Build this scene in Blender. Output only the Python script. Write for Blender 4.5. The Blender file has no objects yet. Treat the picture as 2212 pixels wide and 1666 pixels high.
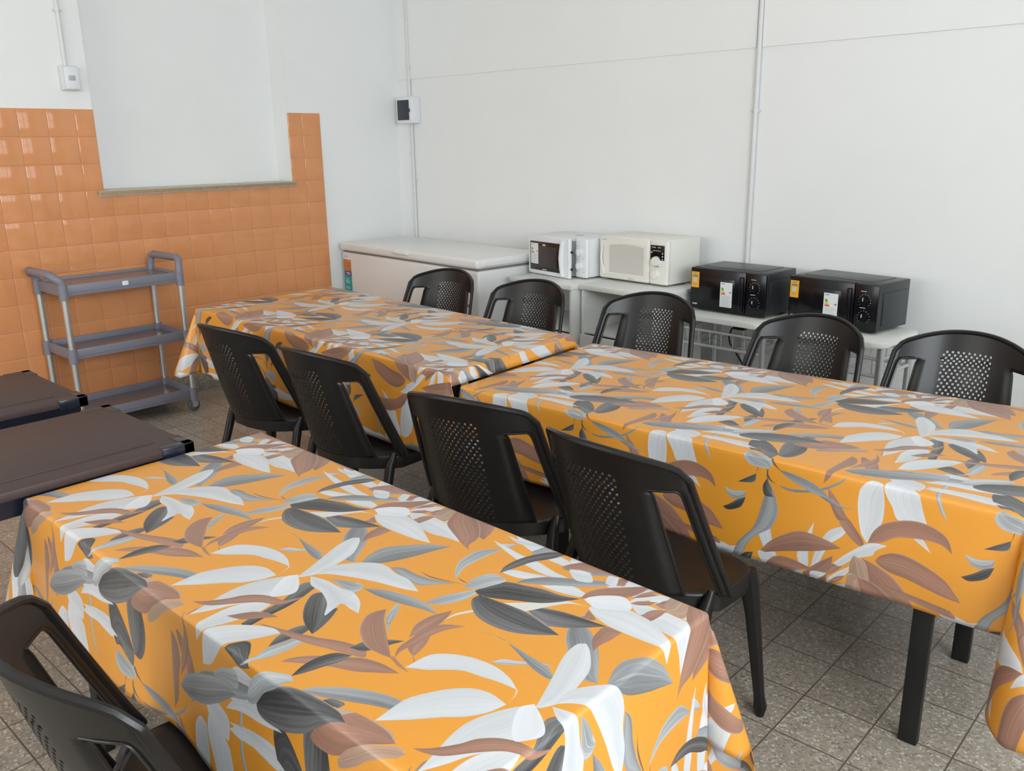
import bpy, bmesh, math, random
import numpy as np
from mathutils import Vector, Matrix
sc = bpy.context.scene
col = sc.collection
PI = math.pi
rad = math.radians
random.seed(3)

# ------------------------------------------------------------------ camera
cam_d = bpy.data.cameras.new('camera'); cam = bpy.data.objects.new('camera', cam_d); col.objects.link(cam)
cam_d.sensor_fit = 'HORIZONTAL'; cam_d.sensor_width = 36.0
cam_d.lens = 1858.04 / 2212 * 36.0
cam_d.clip_start = 0.05; cam_d.clip_end = 60
R_, U_, F_ = Vector((0.7368, 0.6760, -0.0146)), Vector((-0.1728, 0.2092, 0.9625)), Vector((-0.6537, 0.7066, -0.2709))
mw = Matrix((R_, U_, -F_)).transposed().to_4x4(); mw.translation = Vector((5.2851, -4.4782, 1.5534))
cam.matrix_world = mw
sc.camera = cam

# ------------------------------------------------------------------ world, lights, exposure
w = bpy.data.worlds.new('world'); sc.world = w; w.use_nodes = True
w.node_tree.nodes['Background'].inputs[0].default_value = (0.80, 0.90, 1.0, 1)
w.node_tree.nodes['Background'].inputs[1].default_value = 1.0
sc.view_settings.view_transform = 'Standard'; sc.view_settings.look = 'None'
sc.view_settings.gamma = 1.0; sc.view_settings.use_curve_mapping = False
sc.view_settings.exposure = 0.04
sc.cycles.use_denoising = True
sc.cycles.max_bounces = 8; sc.cycles.diffuse_bounces = 5; sc.cycles.glossy_bounces = 4
sc.cycles.sample_clamp_indirect = 6.0
def area(name, loc, direction, sx, sy, power, colr):
    d = bpy.data.lights.new(name, 'AREA'); d.shape = 'RECTANGLE'; d.size = sx; d.size_y = sy
    d.energy = power; d.color = colr
    o = bpy.data.objects.new(name, d); col.objects.link(o); o.location = loc
    o.rotation_euler = Vector(direction).to_track_quat('-Z', 'Y').to_euler()
    return o
DAY = (0.90, 0.96, 1.0)
XW, YW, ZC = 7.3, -7.6, 3.3            # right wall, front wall, ceiling height
# daylight standing in the window openings of the right and front wall
area('window_daylight_right', (XW + 0.17, -4.4, 2.05), (-1, 0, 0), 3.1, 1.45, 228, DAY)
area('window_daylight_corner', (XW + 0.17, -1.2, 2.05), (-1, 0, 0), 1.55, 1.45, 20, DAY)
area('window_daylight_front', (2.5, YW - 0.17, 2.05), (0, 1, 0), 4.1, 1.45, 112, (1.0, 0.975, 0.94))

# ------------------------------------------------------------------ materials
def mat(name, c, rough=0.5, spec=0.5, metal=0.0, noise=0.0, nscale=40, bump=0.0, bscale=200, coat=0.0):
    m = bpy.data.materials.new(name); m.use_nodes = True
    nt = m.node_tree; b = nt.nodes['Principled BSDF']
    b.inputs['Base Color'].default_value = (*c, 1); b.inputs['Roughness'].default_value = rough
    b.inputs['Specular IOR Level'].default_value = spec; b.inputs['Metallic'].default_value = metal
    b.inputs['Coat Weight'].default_value = coat
    tc = nt.nodes.new('ShaderNodeTexCoord')
    if noise > 0:
        n = nt.nodes.new('ShaderNodeTexNoise'); n.inputs['Scale'].default_value = nscale; n.inputs['Detail'].default_value = 4
        nt.links.new(tc.outputs['Object'], n.inputs['Vector'])
        r = nt.nodes.new('ShaderNodeMapRange'); r.inputs[1].default_value = 0.3; r.inputs[2].default_value = 0.7
        r.inputs[3].default_value = 1 - noise; r.inputs[4].default_value = 1 + noise
        nt.links.new(n.outputs['Fac'], r.inputs[0])
        mx = nt.nodes.new('ShaderNodeVectorMath'); mx.operation = 'SCALE'
        mx.inputs[0].default_value = c; nt.links.new(r.outputs[0], mx.inputs['Scale'])
        nt.links.new(mx.outputs[0], b.inputs['Base Color'])
    if bump > 0:
        n2 = nt.nodes.new('ShaderNodeTexNoise'); n2.inputs['Scale'].default_value = bscale; n2.inputs['Detail'].default_value = 3
        nt.links.new(tc.outputs['Object'], n2.inputs['Vector'])
        bp = nt.nodes.new('ShaderNodeBump'); bp.inputs['Strength'].default_value = bump; bp.inputs['Distance'].default_value = 0.004
        nt.links.new(n2.outputs['Fac'], bp.inputs['Height']); nt.links.new(bp.outputs[0], b.inputs['Normal'])
    return m
M = {}
M['wall'] = mat('wall_paint', (0.83, 0.845, 0.84), 0.6, 0.3, noise=0.012, nscale=2.5, bump=0.12, bscale=30)
M['ceiling'] = mat('ceiling_paint', (0.80, 0.80, 0.78), 0.8, 0.2, noise=0.01)
M['tile'] = mat('orange_tile_glaze', (0.70, 0.300, 0.125), 0.06, 0.5, noise=0.05, nscale=6, bump=0.02, bscale=7)
M['grout'] = mat('tile_grout', (0.74, 0.42, 0.25), 0.7, 0.3)
M['sill'] = mat('sill_tile', (0.50, 0.46, 0.40), 0.35, 0.5, noise=0.06)
M['sill_edge'] = mat('sill_edge', (0.36, 0.25, 0.13), 0.4, 0.5, noise=0.1)
M['plaster'] = mat('sill_plaster', (0.75, 0.74, 0.70), 0.8, 0.2, noise=0.1)
M['granite'] = mat('granite_base', (0.30, 0.28, 0.23), 0.4, 0.4, noise=0.5, nscale=120)
M['conduit'] = mat('conduit_paint', (0.70, 0.71, 0.71), 0.5, 0.4, noise=0.02)
M['white_pl'] = mat('white_plastic', (0.78, 0.80, 0.82), 0.35, 0.5, noise=0.01)
M['grey_pl'] = mat('grey_plastic', (0.42, 0.44, 0.46), 0.35, 0.5, noise=0.02)
M['smoke'] = mat('smoked_window', (0.030, 0.034, 0.050), 0.25, 0.5, noise=0.05)
M['enamel'] = mat('white_enamel', (0.80, 0.80, 0.79), 0.25, 0.5, noise=0.008, nscale=3)
M['gasket'] = mat('gasket_grey', (0.23, 0.21, 0.20), 0.6, 0.3, noise=0.05)
M['cream'] = mat('cream_plastic', (0.80, 0.79, 0.73), 0.35, 0.5, noise=0.01)
M['cream_win'] = mat('cream_oven_window', (0.62, 0.60, 0.56), 0.3, 0.5, noise=0.03, nscale=250)
M['oven_glass'] = mat('dark_oven_glass', (0.022, 0.014, 0.013), 0.12, 0.5, noise=0.05)
M['oven_mesh'] = mat('oven_window_mesh', (0.050, 0.038, 0.034), 0.3, 0.4, noise=0.3, nscale=300)
M['oven_black'] = mat('oven_black_gloss', (0.006, 0.006, 0.008), 0.20, 0.35, noise=0.05)
M['oven_case'] = mat('oven_black_steel', (0.022, 0.025, 0.027), 0.32, 0.5, noise=0.06, nscale=300)
M['laminate'] = mat('white_laminate', (0.78, 0.79, 0.76), 0.45, 0.4, noise=0.01)
M['silver'] = mat('silver_tube', (0.62, 0.66, 0.66), 0.32, 0.5, metal=0.85, noise=0.02)
M['wire'] = mat('grey_wire', (0.50, 0.51, 0.50), 0.4, 0.5, noise=0.03)
M['black_pl'] = mat('black_chair_plastic', (0.0085, 0.0075, 0.0072), 0.34, 0.42, noise=0.15, nscale=12, bump=0.05, bscale=160)
M['black_metal'] = mat('black_painted_metal', (0.012, 0.013, 0.013), 0.5, 0.4, noise=0.1)
M['cord'] = mat('black_rubber', (0.010, 0.010, 0.010), 0.5, 0.4, noise=0.1)
M['cart'] = mat('cart_grey_plastic', (0.205, 0.205, 0.250), 0.42, 0.5, noise=0.03, nscale=60)
M['cart_tray'] = mat('cart_tray_floor', (0.175, 0.150, 0.160), 0.22, 0.5, noise=0.05, nscale=30)
M['brown'] = mat('brown_table_plastic', (0.062, 0.040, 0.036), 0.5, 0.32, noise=0.08, nscale=500, bump=0.08, bscale=500)
M['navy'] = mat('navy_corner_cap', (0.010, 0.013, 0.024), 0.25, 0.5, noise=0.1)
M['wood'] = mat('table_board', (0.30, 0.20, 0.12), 0.5, 0.4, noise=0.1)
M['rubber'] = mat('wheel_rubber', (0.10, 0.12, 0.12), 0.5, 0.4, noise=0.1)
M['paper'] = mat('white_paper', (0.78, 0.79, 0.80), 0.6, 0.3, noise=0.01)
M['ink'] = mat('grey_ink', (0.22, 0.23, 0.25), 0.6, 0.3, noise=0.05)
M['faint'] = mat('faint_print', (0.55, 0.56, 0.57), 0.6, 0.3, noise=0.05)
M['green'] = mat('label_green', (0.05, 0.32, 0.08), 0.6, 0.3, noise=0.02)
M['yellow'] = mat('label_yellow', (0.75, 0.62, 0.05), 0.6, 0.3, noise=0.02)
M['red'] = mat('label_red', (0.60, 0.05, 0.04), 0.6, 0.3, noise=0.02)
M['amber'] = mat('label_amber', (0.86, 0.42, 0.03), 0.55, 0.3, noise=0.02)
M['teal'] = mat('label_teal', (0.03, 0.36, 0.34), 0.5, 0.3, noise=0.02)
M['purple'] = mat('label_purple', (0.20, 0.03, 0.20), 0.5, 0.3, noise=0.02)
M['food'] = mat('label_food_photo', (0.62, 0.20, 0.03), 0.5, 0.3, noise=0.6, nscale=90)
M['glass'] = mat('window_frame_grey', (0.30, 0.31, 0.31), 0.4, 0.4, noise=0.02)

def floor_material():
    m = bpy.data.materials.new('terrazzo_floor_tiles'); m.use_nodes = True
    nt = m.node_tree; N = nt.nodes; Lk = nt.links; b = N['Principled BSDF']
    geo = N.new('ShaderNodeNewGeometry')
    mp = N.new('ShaderNodeMapping'); mp.vector_type = 'POINT'
    mp.inputs['Location'].default_value = (-4.4342 / 0.2, 2.5292 / 0.2, 0); mp.inputs['Scale'].default_value = (5, 5, 5)
    Lk.new(geo.outputs['Position'], mp.inputs['Vector'])
    fr = N.new('ShaderNodeVectorMath'); fr.operation = 'FRACTION'; Lk.new(mp.outputs[0], fr.inputs[0])
    s = N.new('ShaderNodeSeparateXYZ'); Lk.new(fr.outputs[0], s.inputs[0])
    def edge(o):
        a = N.new('ShaderNodeMath'); a.operation = 'SUBTRACT'; Lk.new(o, a.inputs[0]); a.inputs[1].default_value = 0.5
        c = N.new('ShaderNodeMath'); c.operation = 'ABSOLUTE'; Lk.new(a.outputs[0], c.inputs[0]); return c.outputs[0]
    mxx = N.new('ShaderNodeMath'); mxx.operation = 'MAXIMUM'; Lk.new(edge(s.outputs[0]), mxx.inputs[0]); Lk.new(edge(s.outputs[1]), mxx.inputs[1])
    gr = N.new('ShaderNodeMapRange'); gr.inputs[1].default_value = 0.484; gr.inputs[2].default_value = 0.494
    Lk.new(mxx.outputs[0], gr.inputs[0])
    fl = N.new('ShaderNodeVectorMath'); fl.operation = 'FLOOR'; Lk.new(mp.outputs[0], fl.inputs[0])
    wn = N.new('ShaderNodeTexWhiteNoise'); Lk.new(fl.outputs[0], wn.inputs['Vector'])
    # aggregate chips
    vo = N.new('ShaderNodeTexVoronoi'); vo.inputs['Scale'].default_value = 150; Lk.new(geo.outputs['Position'], vo.inputs['Vector'])
    sx = N.new('ShaderNodeSeparateColor'); Lk.new(vo.outputs['Color'], sx.inputs[0])
    ramp = N.new('ShaderNodeValToRGB'); e = ramp.color_ramp.elements
    e[0].position = 0; e[0].color = (0.235, 0.195, 0.15, 1); e[1].position = 1; e[1].color = (0.62, 0.57, 0.49, 1)
    for p, c in ((0.10, (0.315, 0.27, 0.215, 1)), (0.55, (0.385, 0.335, 0.275, 1)), (0.86, (0.425, 0.375, 0.315, 1)), (0.93, (0.56, 0.52, 0.45, 1))):
        q = e.new(p); q.color = c
    Lk.new(sx.outputs[0], ramp.inputs[0])
    no = N.new('ShaderNodeTexNoise'); no.inputs['Scale'].default_value = 3.5; no.inputs['Detail'].default_value = 5; Lk.new(geo.outputs['Position'], no.inputs['Vector'])
    ad = N.new('ShaderNodeMath'); ad.operation = 'ADD'; Lk.new(no.outputs[0], ad.inputs[0]); Lk.new(wn.outputs[0], ad.inputs[1])
    mr = N.new('ShaderNodeMapRange'); mr.inputs[1].default_value = 0.2; mr.inputs[2].default_value = 1.8; mr.inputs[3].default_value = 0.84; mr.inputs[4].default_value = 1.14
    Lk.new(ad.outputs[0], mr.inputs[0])
    scl = N.new('ShaderNodeVectorMath'); scl.operation = 'SCALE'; Lk.new(ramp.outputs[0], scl.inputs[0]); Lk.new(mr.outputs[0], scl.inputs['Scale'])
    mix = N.new('ShaderNodeMix'); mix.data_type = 'RGBA'; Lk.new(gr.outputs[0], mix.inputs[0]); Lk.new(scl.outputs[0], mix.inputs[6]); mix.inputs[7].default_value = (0.13, 0.10, 0.075, 1)
    Lk.new(mix.outputs[2], b.inputs['Base Color']); b.inputs['Roughness'].default_value = 0.30; b.inputs['Specular IOR Level'].default_value = 0.5
    return m
M['floor'] = floor_material()

# printed fabric: the leaf print is drawn here, leaf by leaf, in millimetres of cloth
LEAVES = [["W",[[-199,-686],[-236,-657],[-265,-562]],[[-283,-580],[-291,-606],[-278,-640],[-249,-684]]],["W",[[-164,-675],[-175,-630],[-137,-533]],[[-140,-570],[-145,-626],[-143,-666]]],["W",[[-136,-665],[-124,-606],[-94,-545],[-37,-514]],[[-61,-553],[-92,-588],[-114,-644]]],["W",[[-102,-704],[-71,-663],[-24,-622]],[[-39,-653],[-66,-684]]],["W",[[-448,-675],[-397,-673],[-324,-689],[-234,-703]],[[-266,-720],[-347,-718],[-407,-701]]],["B",[[-10,-568],[-45,-545],[-84,-502]],[[-56,-495],[-33,-515],[-5,-551]]],["W",[[-77,-697],[-25,-678],[27,-681],[63,-700],[119,-735]],[[77,-737],[-22,-731],[-64,-720]]],["W",[[-157,-730],[-137,-701],[-112,-687],[-86,-695],[-71,-722]],[[-96,-730],[-126,-731]]],["B",[[-49,-726],[-38,-696],[-12,-676]],[[-15,-704],[-24,-728]]],["G",[[-270,-731],[-239,-700],[-190,-675],[-147,-667]],[[-172,-690],[-207,-715],[-247,-730]]],["B",[[-174,-732],[-163,-698],[-122,-651],[-79,-614]],[[-82,-648],[-103,-686],[-140,-713]]],["B",[[-86,-699],[-70,-674],[-44,-659]],[[-54,-677]]],["B",[[-95,-679],[-81,-639],[-51,-635]],[[-71,-659]]],["G",[[-268,-459],[-283,-506],[-293,-555],[-308,-603],[-349,-660],[-365,-718]],[[-342,-724],[-322,-660],[-293,-621],[-255,-587],[-239,-541],[-247,-502]]],["W",[[4,-551],[-15,-524],[-29,-460],[-29,-419],[-23,-401],[-1,-378],[26,-381]],[[36,-436],[34,-487],[15,-519]]],["W",[[141,-460],[76,-468],[55,-437],[31,-393],[41,-350],[80,-363],[115,-388]],[[130,-434]]],["W",[[111,-503],[134,-500],[157,-529]],[[135,-517]]],["W",[[-77,-635],[-42,-594],[10,-549],[54,-543]],[[27,-566],[20,-581],[-22,-604],[-56,-636]]],["B",[[-286,-673],[-256,-629],[-216,-595],[-169,-571],[-101,-575],[-59,-586]],[[-124,-615],[-219,-647]]],["B",[[6,-550],[15,-517],[37,-487],[76,-466],[115,-456],[151,-459],[179,-471],[195,-489],[204,-515]],[[181,-501],[154,-498],[114,-503],[75,-513],[38,-538]]],["B",[[28,-592],[43,-572],[73,-556],[108,-556],[153,-569],[195,-588],[219,-612],[239,-634]],[[199,-633],[157,-626],[110,-617],[70,-613],[42,-603]]],["B",[[-3,-597],[20,-600],[50,-610],[83,-628],[111,-657],[135,-693],[152,-742]],[[131,-738],[102,-721],[63,-689],[28,-676],[8,-637]]],["T",[[-26,-595],[2,-603],[16,-636],[20,-672]],[[-13,-672],[-31,-655],[-33,-620]]],["L",[[231,-504],[258,-509],[296,-500]],[[292,-521],[267,-532],[246,-526]]],["D",[[230,-565],[255,-548],[279,-527],[298,-519]],[[285,-551],[250,-570]]],["W",[[179,-692],[209,-692],[240,-685],[283,-671]],[[258,-695],[228,-705],[203,-702]]],["L",[[189,-745],[198,-728],[225,-709]],[[217,-741]]],["B",[[-109,-428],[-85,-452],[-68,-475],[-46,-502]],[[-76,-508],[-97,-477],[-105,-453]]],["G",[[-152,-447],[-105,-454],[-72,-468],[-37,-469]],[[-81,-475],[-114,-465]]],["G",[[-244,-457],[-209,-459],[-148,-446],[-97,-416],[-60,-385]],[[-84,-414],[-131,-445],[-191,-465],[-227,-465]]],["G",[[-244,-415],[-208,-416],[-156,-425],[-122,-441],[-103,-458]],[[-148,-455],[-200,-439],[-228,-427]]],["D",[[-278,-448],[-263,-472],[-256,-497]],[[-281,-498],[-288,-473]]],["D",[[-310,-442],[-315,-468],[-363,-480]],[[-334,-458]]],["S",[[-268,-385],[-257,-402],[-235,-421]],[[-261,-405],[-271,-390]]],["S",[[-280,-418],[-275,-436],[-262,-452],[-244,-457]],[[-267,-453],[-279,-437]]],["S",[[-305,-422],[-310,-446]],[[-307,-422]]],["S",[[-277,-417],[-274,-455]],[[-280,-437]]],["W",[[-527,-288],[-490,-259],[-422,-259],[-358,-264]],[[-414,-284],[-478,-288]]],["W",[[-520,-335],[-445,-319],[-371,-317],[-324,-345]],[[-370,-355],[-441,-349]]],["D",[[-345,-364],[-368,-334],[-380,-291],[-370,-266],[-334,-278],[-293,-316],[-268,-354]],[[-274,-387],[-294,-379],[-325,-361]]],["D",[[-267,-358],[-286,-302],[-293,-252],[-281,-217],[-241,-219]],[[-220,-282],[-225,-333],[-244,-362]]],["L",[[-273,-418],[-303,-422],[-335,-418],[-351,-399],[-346,-383],[-341,-373]],[[-311,-381],[-279,-387],[-266,-402]]],["L",[[159,-274],[147,-311],[148,-366],[155,-393],[169,-420],[183,-436]],[[176,-416],[162,-383],[156,-342]]],["W",[[102,-313],[125,-288],[161,-269],[212,-268],[280,-279]],[[218,-292],[154,-298]]],["W",[[113,-348],[149,-329],[201,-331],[251,-331],[297,-345]],[[243,-352],[192,-349],[142,-353]]],["W",[[111,-241],[140,-218],[197,-222]],[[169,-250],[140,-248]]],["G",[[-13,-306],[12,-280],[63,-259],[115,-248],[200,-237]],[[173,-266],[124,-283],[74,-299],[20,-308]]],["W",[[25,-327],[45,-315],[79,-317],[107,-328],[115,-348],[111,-375]],[[89,-372],[63,-368],[36,-352]]],["B",[[-123,-422],[-121,-399],[-115,-325],[-107,-243]],[[-86,-258],[-77,-295],[-90,-337],[-101,-388]]],["B",[[-69,-278],[-83,-233],[-58,-241]],[[-62,-261]]],["B",[[-55,-320],[-47,-277],[-35,-251]],[[-15,-299],[-15,-331],[-35,-365]]],["B",[[-80,-331],[-68,-277],[-52,-225],[-59,-185]],[[-41,-222],[-36,-257],[-53,-297]]],["D",[[97,-200],[119,-164],[147,-176],[180,-206]],[[150,-215],[121,-207]]],["L",[[147,-214],[170,-186],[163,-152],[169,-118],[179,-86],[217,-71]],[[197,-98],[196,-129],[190,-168],[173,-197]]],["D",[[161,-150],[148,-129],[141,-106],[144,-78],[160,-51]],[[171,-80],[169,-111]]],["B",[[79,-119],[134,-101],[197,-78],[238,-58],[272,-47],[300,-45]],[[312,-60],[281,-73],[241,-86],[200,-100],[132,-113]]],["B",[[215,-162],[225,-135],[255,-103],[289,-79],[311,-63],[347,-52],[393,-51]],[[365,-73],[333,-96],[293,-114],[256,-135]]],["D",[[265,-174],[254,-143],[253,-111],[265,-84],[292,-70]],[[292,-94],[283,-123],[273,-156]]],["D",[[270,-58],[275,-25],[299,1],[326,19]],[[314,-11],[299,-47]]],["L",[[238,49],[224,77],[216,100]],[[241,77],[260,44],[284,15]]],["L",[[255,126],[259,167],[275,199],[292,229]],[[304,219],[302,184],[286,149]]],["B",[[348,-31],[320,-36],[285,-36],[237,-11],[211,22],[209,45],[218,67]],[[246,39],[295,5]]],["B",[[369,-2],[346,9],[341,33],[350,58]],[[364,31],[372,3]]],["B",[[323,31],[301,65],[298,98],[305,122],[315,145]],[[329,111],[332,75]]],["B",[[353,-28],[335,-4],[329,26],[327,64],[337,100],[372,123]],[[351,80],[348,27],[345,-5]]],["b",[[344,-31],[376,-39],[404,-39]],[[373,-32],[349,-26]]],["b",[[369,0],[389,-13],[409,-27]],[[390,-17]]],["G",[[309,-186],[314,-172],[339,-147],[378,-121],[421,-102],[463,-96],[488,-99]],[[461,-119],[424,-135],[384,-156],[350,-173]]],["D",[[355,-179],[366,-166],[390,-160],[392,-174]],[[374,-178]]],["B",[[381,-183],[396,-171],[430,-161],[469,-156],[499,-157],[521,-169]],[[499,-190],[430,-244],[385,-254],[359,-247],[373,-220]]],["T",[[429,-250],[451,-224],[507,-186],[530,-170],[549,-175]],[[541,-193],[496,-221],[472,-242],[436,-262]]],["D",[[201,-262],[209,-241],[242,-214],[282,-194],[314,-183],[353,-178],[399,-178],[428,-188],[446,-182]],[[416,-195],[372,-226],[344,-248],[288,-272],[236,-280],[208,-275]]],["L",[[173,-256],[183,-226],[206,-203],[241,-182],[263,-173],[280,-180]],[[262,-206],[225,-231],[198,-263],[175,-268]]],["G",[[137,-273],[110,-261],[60,-269],[-7,-292],[-55,-318],[-84,-352]],[[-77,-359],[-47,-363],[22,-344],[91,-306]]],["L",[[58,-267],[82,-244],[133,-226],[141,-236]],[[141,-261],[110,-261]]],["L",[[483,73],[493,93],[516,105],[549,127],[573,136]],[[543,114],[504,81]]],["G",[[589,111],[565,124],[541,128],[500,132],[468,135],[429,136],[400,126]],[[424,134],[451,138],[490,126],[522,114],[552,104],[586,100]]],["G",[[652,144],[616,197],[590,229],[564,251],[540,264],[527,257]],[[515,242],[530,215],[559,184],[592,159],[625,137]]],["G",[[34,149],[17,193],[17,231],[45,269],[75,301],[121,329]],[[108,286],[93,237],[70,184]]],["G",[[97,179],[117,195],[156,195],[196,202],[245,219]],[[215,188],[196,168],[154,167]]],["S",[[152,209],[192,209],[265,230]],[[195,206]]],["L",[[45,68],[70,84],[111,98]],[[124,81],[120,62],[90,62]]],["G",[[123,88],[159,111],[211,127],[261,130],[306,118]],[[266,110],[215,96],[165,87]]],["D",[[43,47],[20,30],[19,8],[43,-43],[49,-87],[58,-141]],[[76,-140],[73,-102],[70,-46],[60,-5]]],["D",[[185,-76],[145,-64],[115,-47],[86,-21],[67,8],[77,28]],[[109,15],[141,-10],[170,-42]]],["D",[[185,-76],[152,-30],[138,-2],[148,9]],[[168,-24],[181,-57]]],["W",[[387,-33],[389,13],[403,35],[432,54],[465,65],[502,68],[538,60],[567,45]],[[529,40],[499,32],[469,25],[447,11],[419,-14]]],["w",[[565,46],[575,29],[580,7]],[[576,30],[569,44]]],["W",[[457,-156],[453,-115],[453,-87],[465,-58],[484,-26],[511,0],[542,10],[580,6]],[[572,-27],[553,-58],[527,-83],[496,-118]]],["W",[[32,-48],[3,-86],[-11,-135],[-1,-224]],[[25,-186],[43,-131],[46,-91]]],["W",[[20,-262],[21,-208],[38,-166],[75,-132],[114,-111],[140,-111]],[[118,-157],[85,-205],[51,-249]]],["B",[[-49,-191],[-53,-164],[-39,-153]],[[-37,-173]]],["B",[[13,-144],[36,-105],[61,-88],[90,-82]],[[67,-108],[44,-133]]],["W",[[-19,30],[-39,10],[-59,-31],[-68,-67],[-65,-106],[-56,-141],[-45,-189]],[[-26,-150],[-13,-116],[7,-82],[19,-48],[25,-24]]],["W",[[-15,29],[-27,62],[-46,110],[-69,167],[-75,209],[-64,224]],[[-43,207],[-13,167],[0,120],[7,72],[-5,39]]],["W",[[3,49],[26,56],[51,60],[93,60],[121,65],[160,51],[191,23]],[[167,23],[139,24],[144,0],[149,-23],[117,6],[75,24],[34,28]]],["W",[[2,57],[-2,99],[22,140],[53,169],[85,178],[122,170],[163,170],[215,151]],[[177,136],[123,121],[72,102],[25,79]]],["B",[[547,-159],[567,-141],[590,-108],[602,-82],[624,-60],[652,-47],[679,-40],[696,-4]],[[694,-32],[683,-59],[651,-75],[623,-103],[593,-140],[569,-154]]],["V",[[-22,36],[10,17],[33,-4],[34,-23],[15,-50]],[[0,-41],[-19,-17],[-33,14]]],["W",[[168,410],[218,405],[268,398],[310,398],[363,388],[402,386]],[[389,373],[353,365],[313,368],[268,377],[219,391]]],["W",[[276,316],[295,339],[329,351],[363,364]],[[347,338],[331,323],[307,317]]],["W",[[376,326],[424,365],[467,360]],[[464,344],[433,333],[406,328]]],["D",[[282,309],[270,340],[271,381],[283,420],[304,453],[332,465]],[[323,431],[301,391],[291,351]]],["G",[[334,302],[339,327],[364,361],[409,392],[451,418],[486,427]],[[460,393],[418,360],[373,329]]],["W",[[-276,444],[-286,474],[-237,473]],[[-242,459],[-258,442]]],["W",[[-249,408],[-252,423],[-213,433]],[[-188,406],[-204,392],[-222,391]]],["W",[[-166,418],[-178,447],[-158,455]],[[-144,421]]],["W",[[-130,429],[-134,462],[-91,472]],[[-107,447]]],["B",[[-274,413],[-265,439],[-239,472],[-196,480],[-129,470]],[[-177,452],[-228,432],[-254,418]]],["B",[[-125,284],[-128,315]],[[-98,296]]],["W",[[-90,389],[-86,415],[-60,449],[-39,455]],[[-63,423],[-80,394]]],["B",[[-93,406],[-85,442],[-60,448]],[[-77,424]]],["B",[[-166,338],[-171,366],[-162,393],[-133,426],[-90,470]],[[-91,434],[-103,400],[-136,379],[-151,355]]],["W",[[-85,385],[-64,400],[-34,404]],[[-39,373],[-54,367]]],["B",[[-85,387],[-76,406],[-47,426]],[[-57,403],[-72,391]]],["W",[[-26,358],[-21,400],[6,403],[34,400],[69,383],[120,354]],[[79,350],[42,342],[5,346]]],["B",[[-47,362],[-39,396],[-18,413]],[[-18,380],[-24,357]]],["B",[[-41,213],[-64,241],[-72,270],[-71,291],[-38,293]],[[-39,260],[-43,237]]],["B",[[-607,488],[-556,487],[-416,477]],[[-403,460],[-472,463],[-547,474]]],["T",[[-654,409],[-668,432],[-672,458],[-665,491],[-636,487]],[[-628,451],[-614,411],[-632,405]]],["B",[[-644,486],[-605,484],[-573,468],[-529,435],[-497,397],[-488,359],[-472,341]],[[-506,354],[-563,379],[-602,401],[-623,435]]],["W",[[-134,321],[-130,333],[-104,344],[-75,365],[-45,364],[-15,358],[24,337],[75,309]],[[43,301],[4,297],[-34,295],[-71,296],[-105,305]]],["V",[[-159,341],[-156,356],[-138,379],[-113,397],[-91,393],[-72,375]],[[-73,363],[-97,345],[-123,330],[-143,335]]],["D",[[416,241],[428,262],[468,278],[510,286],[563,292]],[[523,250],[495,230],[470,221],[442,231]]],["w",[[498,326],[477,320],[449,313],[427,287],[400,259],[367,229]],[[407,224],[424,243],[439,272],[462,309]]],["w",[[327,107],[328,144],[345,178]],[[350,173],[333,139]]],["D",[[295,225],[297,248],[313,290],[351,305],[390,318],[430,323],[468,338]],[[446,304],[420,275],[381,252],[339,228],[314,220]]],["D",[[313,221],[313,200],[334,178],[365,161],[402,156],[438,161],[466,173],[492,192],[517,213]],[[480,224],[433,233],[386,231],[342,225]]],["L",[[233,234],[209,255],[185,289],[178,324],[181,358],[215,393]],[[212,360],[210,321],[212,279],[224,251]]],["S",[[230,242],[248,236],[266,237]],[[240,240]]],["L",[[268,221],[259,253],[263,284],[277,301],[306,300]],[[314,290],[306,263],[293,233]]]]
TU, TV = 633, 1140
def catmull(pts, n=8):
    P = np.array(pts, float)
    if len(P) < 3:
        t = np.linspace(0, 1, n)[:, None]; return P[0] * (1 - t) + P[-1] * t
    Q = np.vstack([2 * P[0] - P[1], P, 2 * P[-1] - P[-2]]); o = []
    for i in range(1, len(Q) - 2):
        t = np.linspace(0, 1, n, endpoint=False)[:, None]
        a, b, c, d = Q[i - 1], Q[i], Q[i + 1], Q[i + 2]
        o.append(.5 * ((2 * b) + (c - a) * t + (2 * a - 5 * b + 4 * c - d) * t * t + (3 * b - a - 3 * c + d) * t ** 3))
    o.append(P[-1:]); return np.vstack(o)
def resample(c, n):
    d = np.r_[0, np.cumsum(np.hypot(*np.diff(c, axis=0).T))]
    s = np.linspace(0, d[-1], n); return np.stack([np.interp(s, d, c[:, 0]), np.interp(s, d, c[:, 1])], -1)
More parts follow.
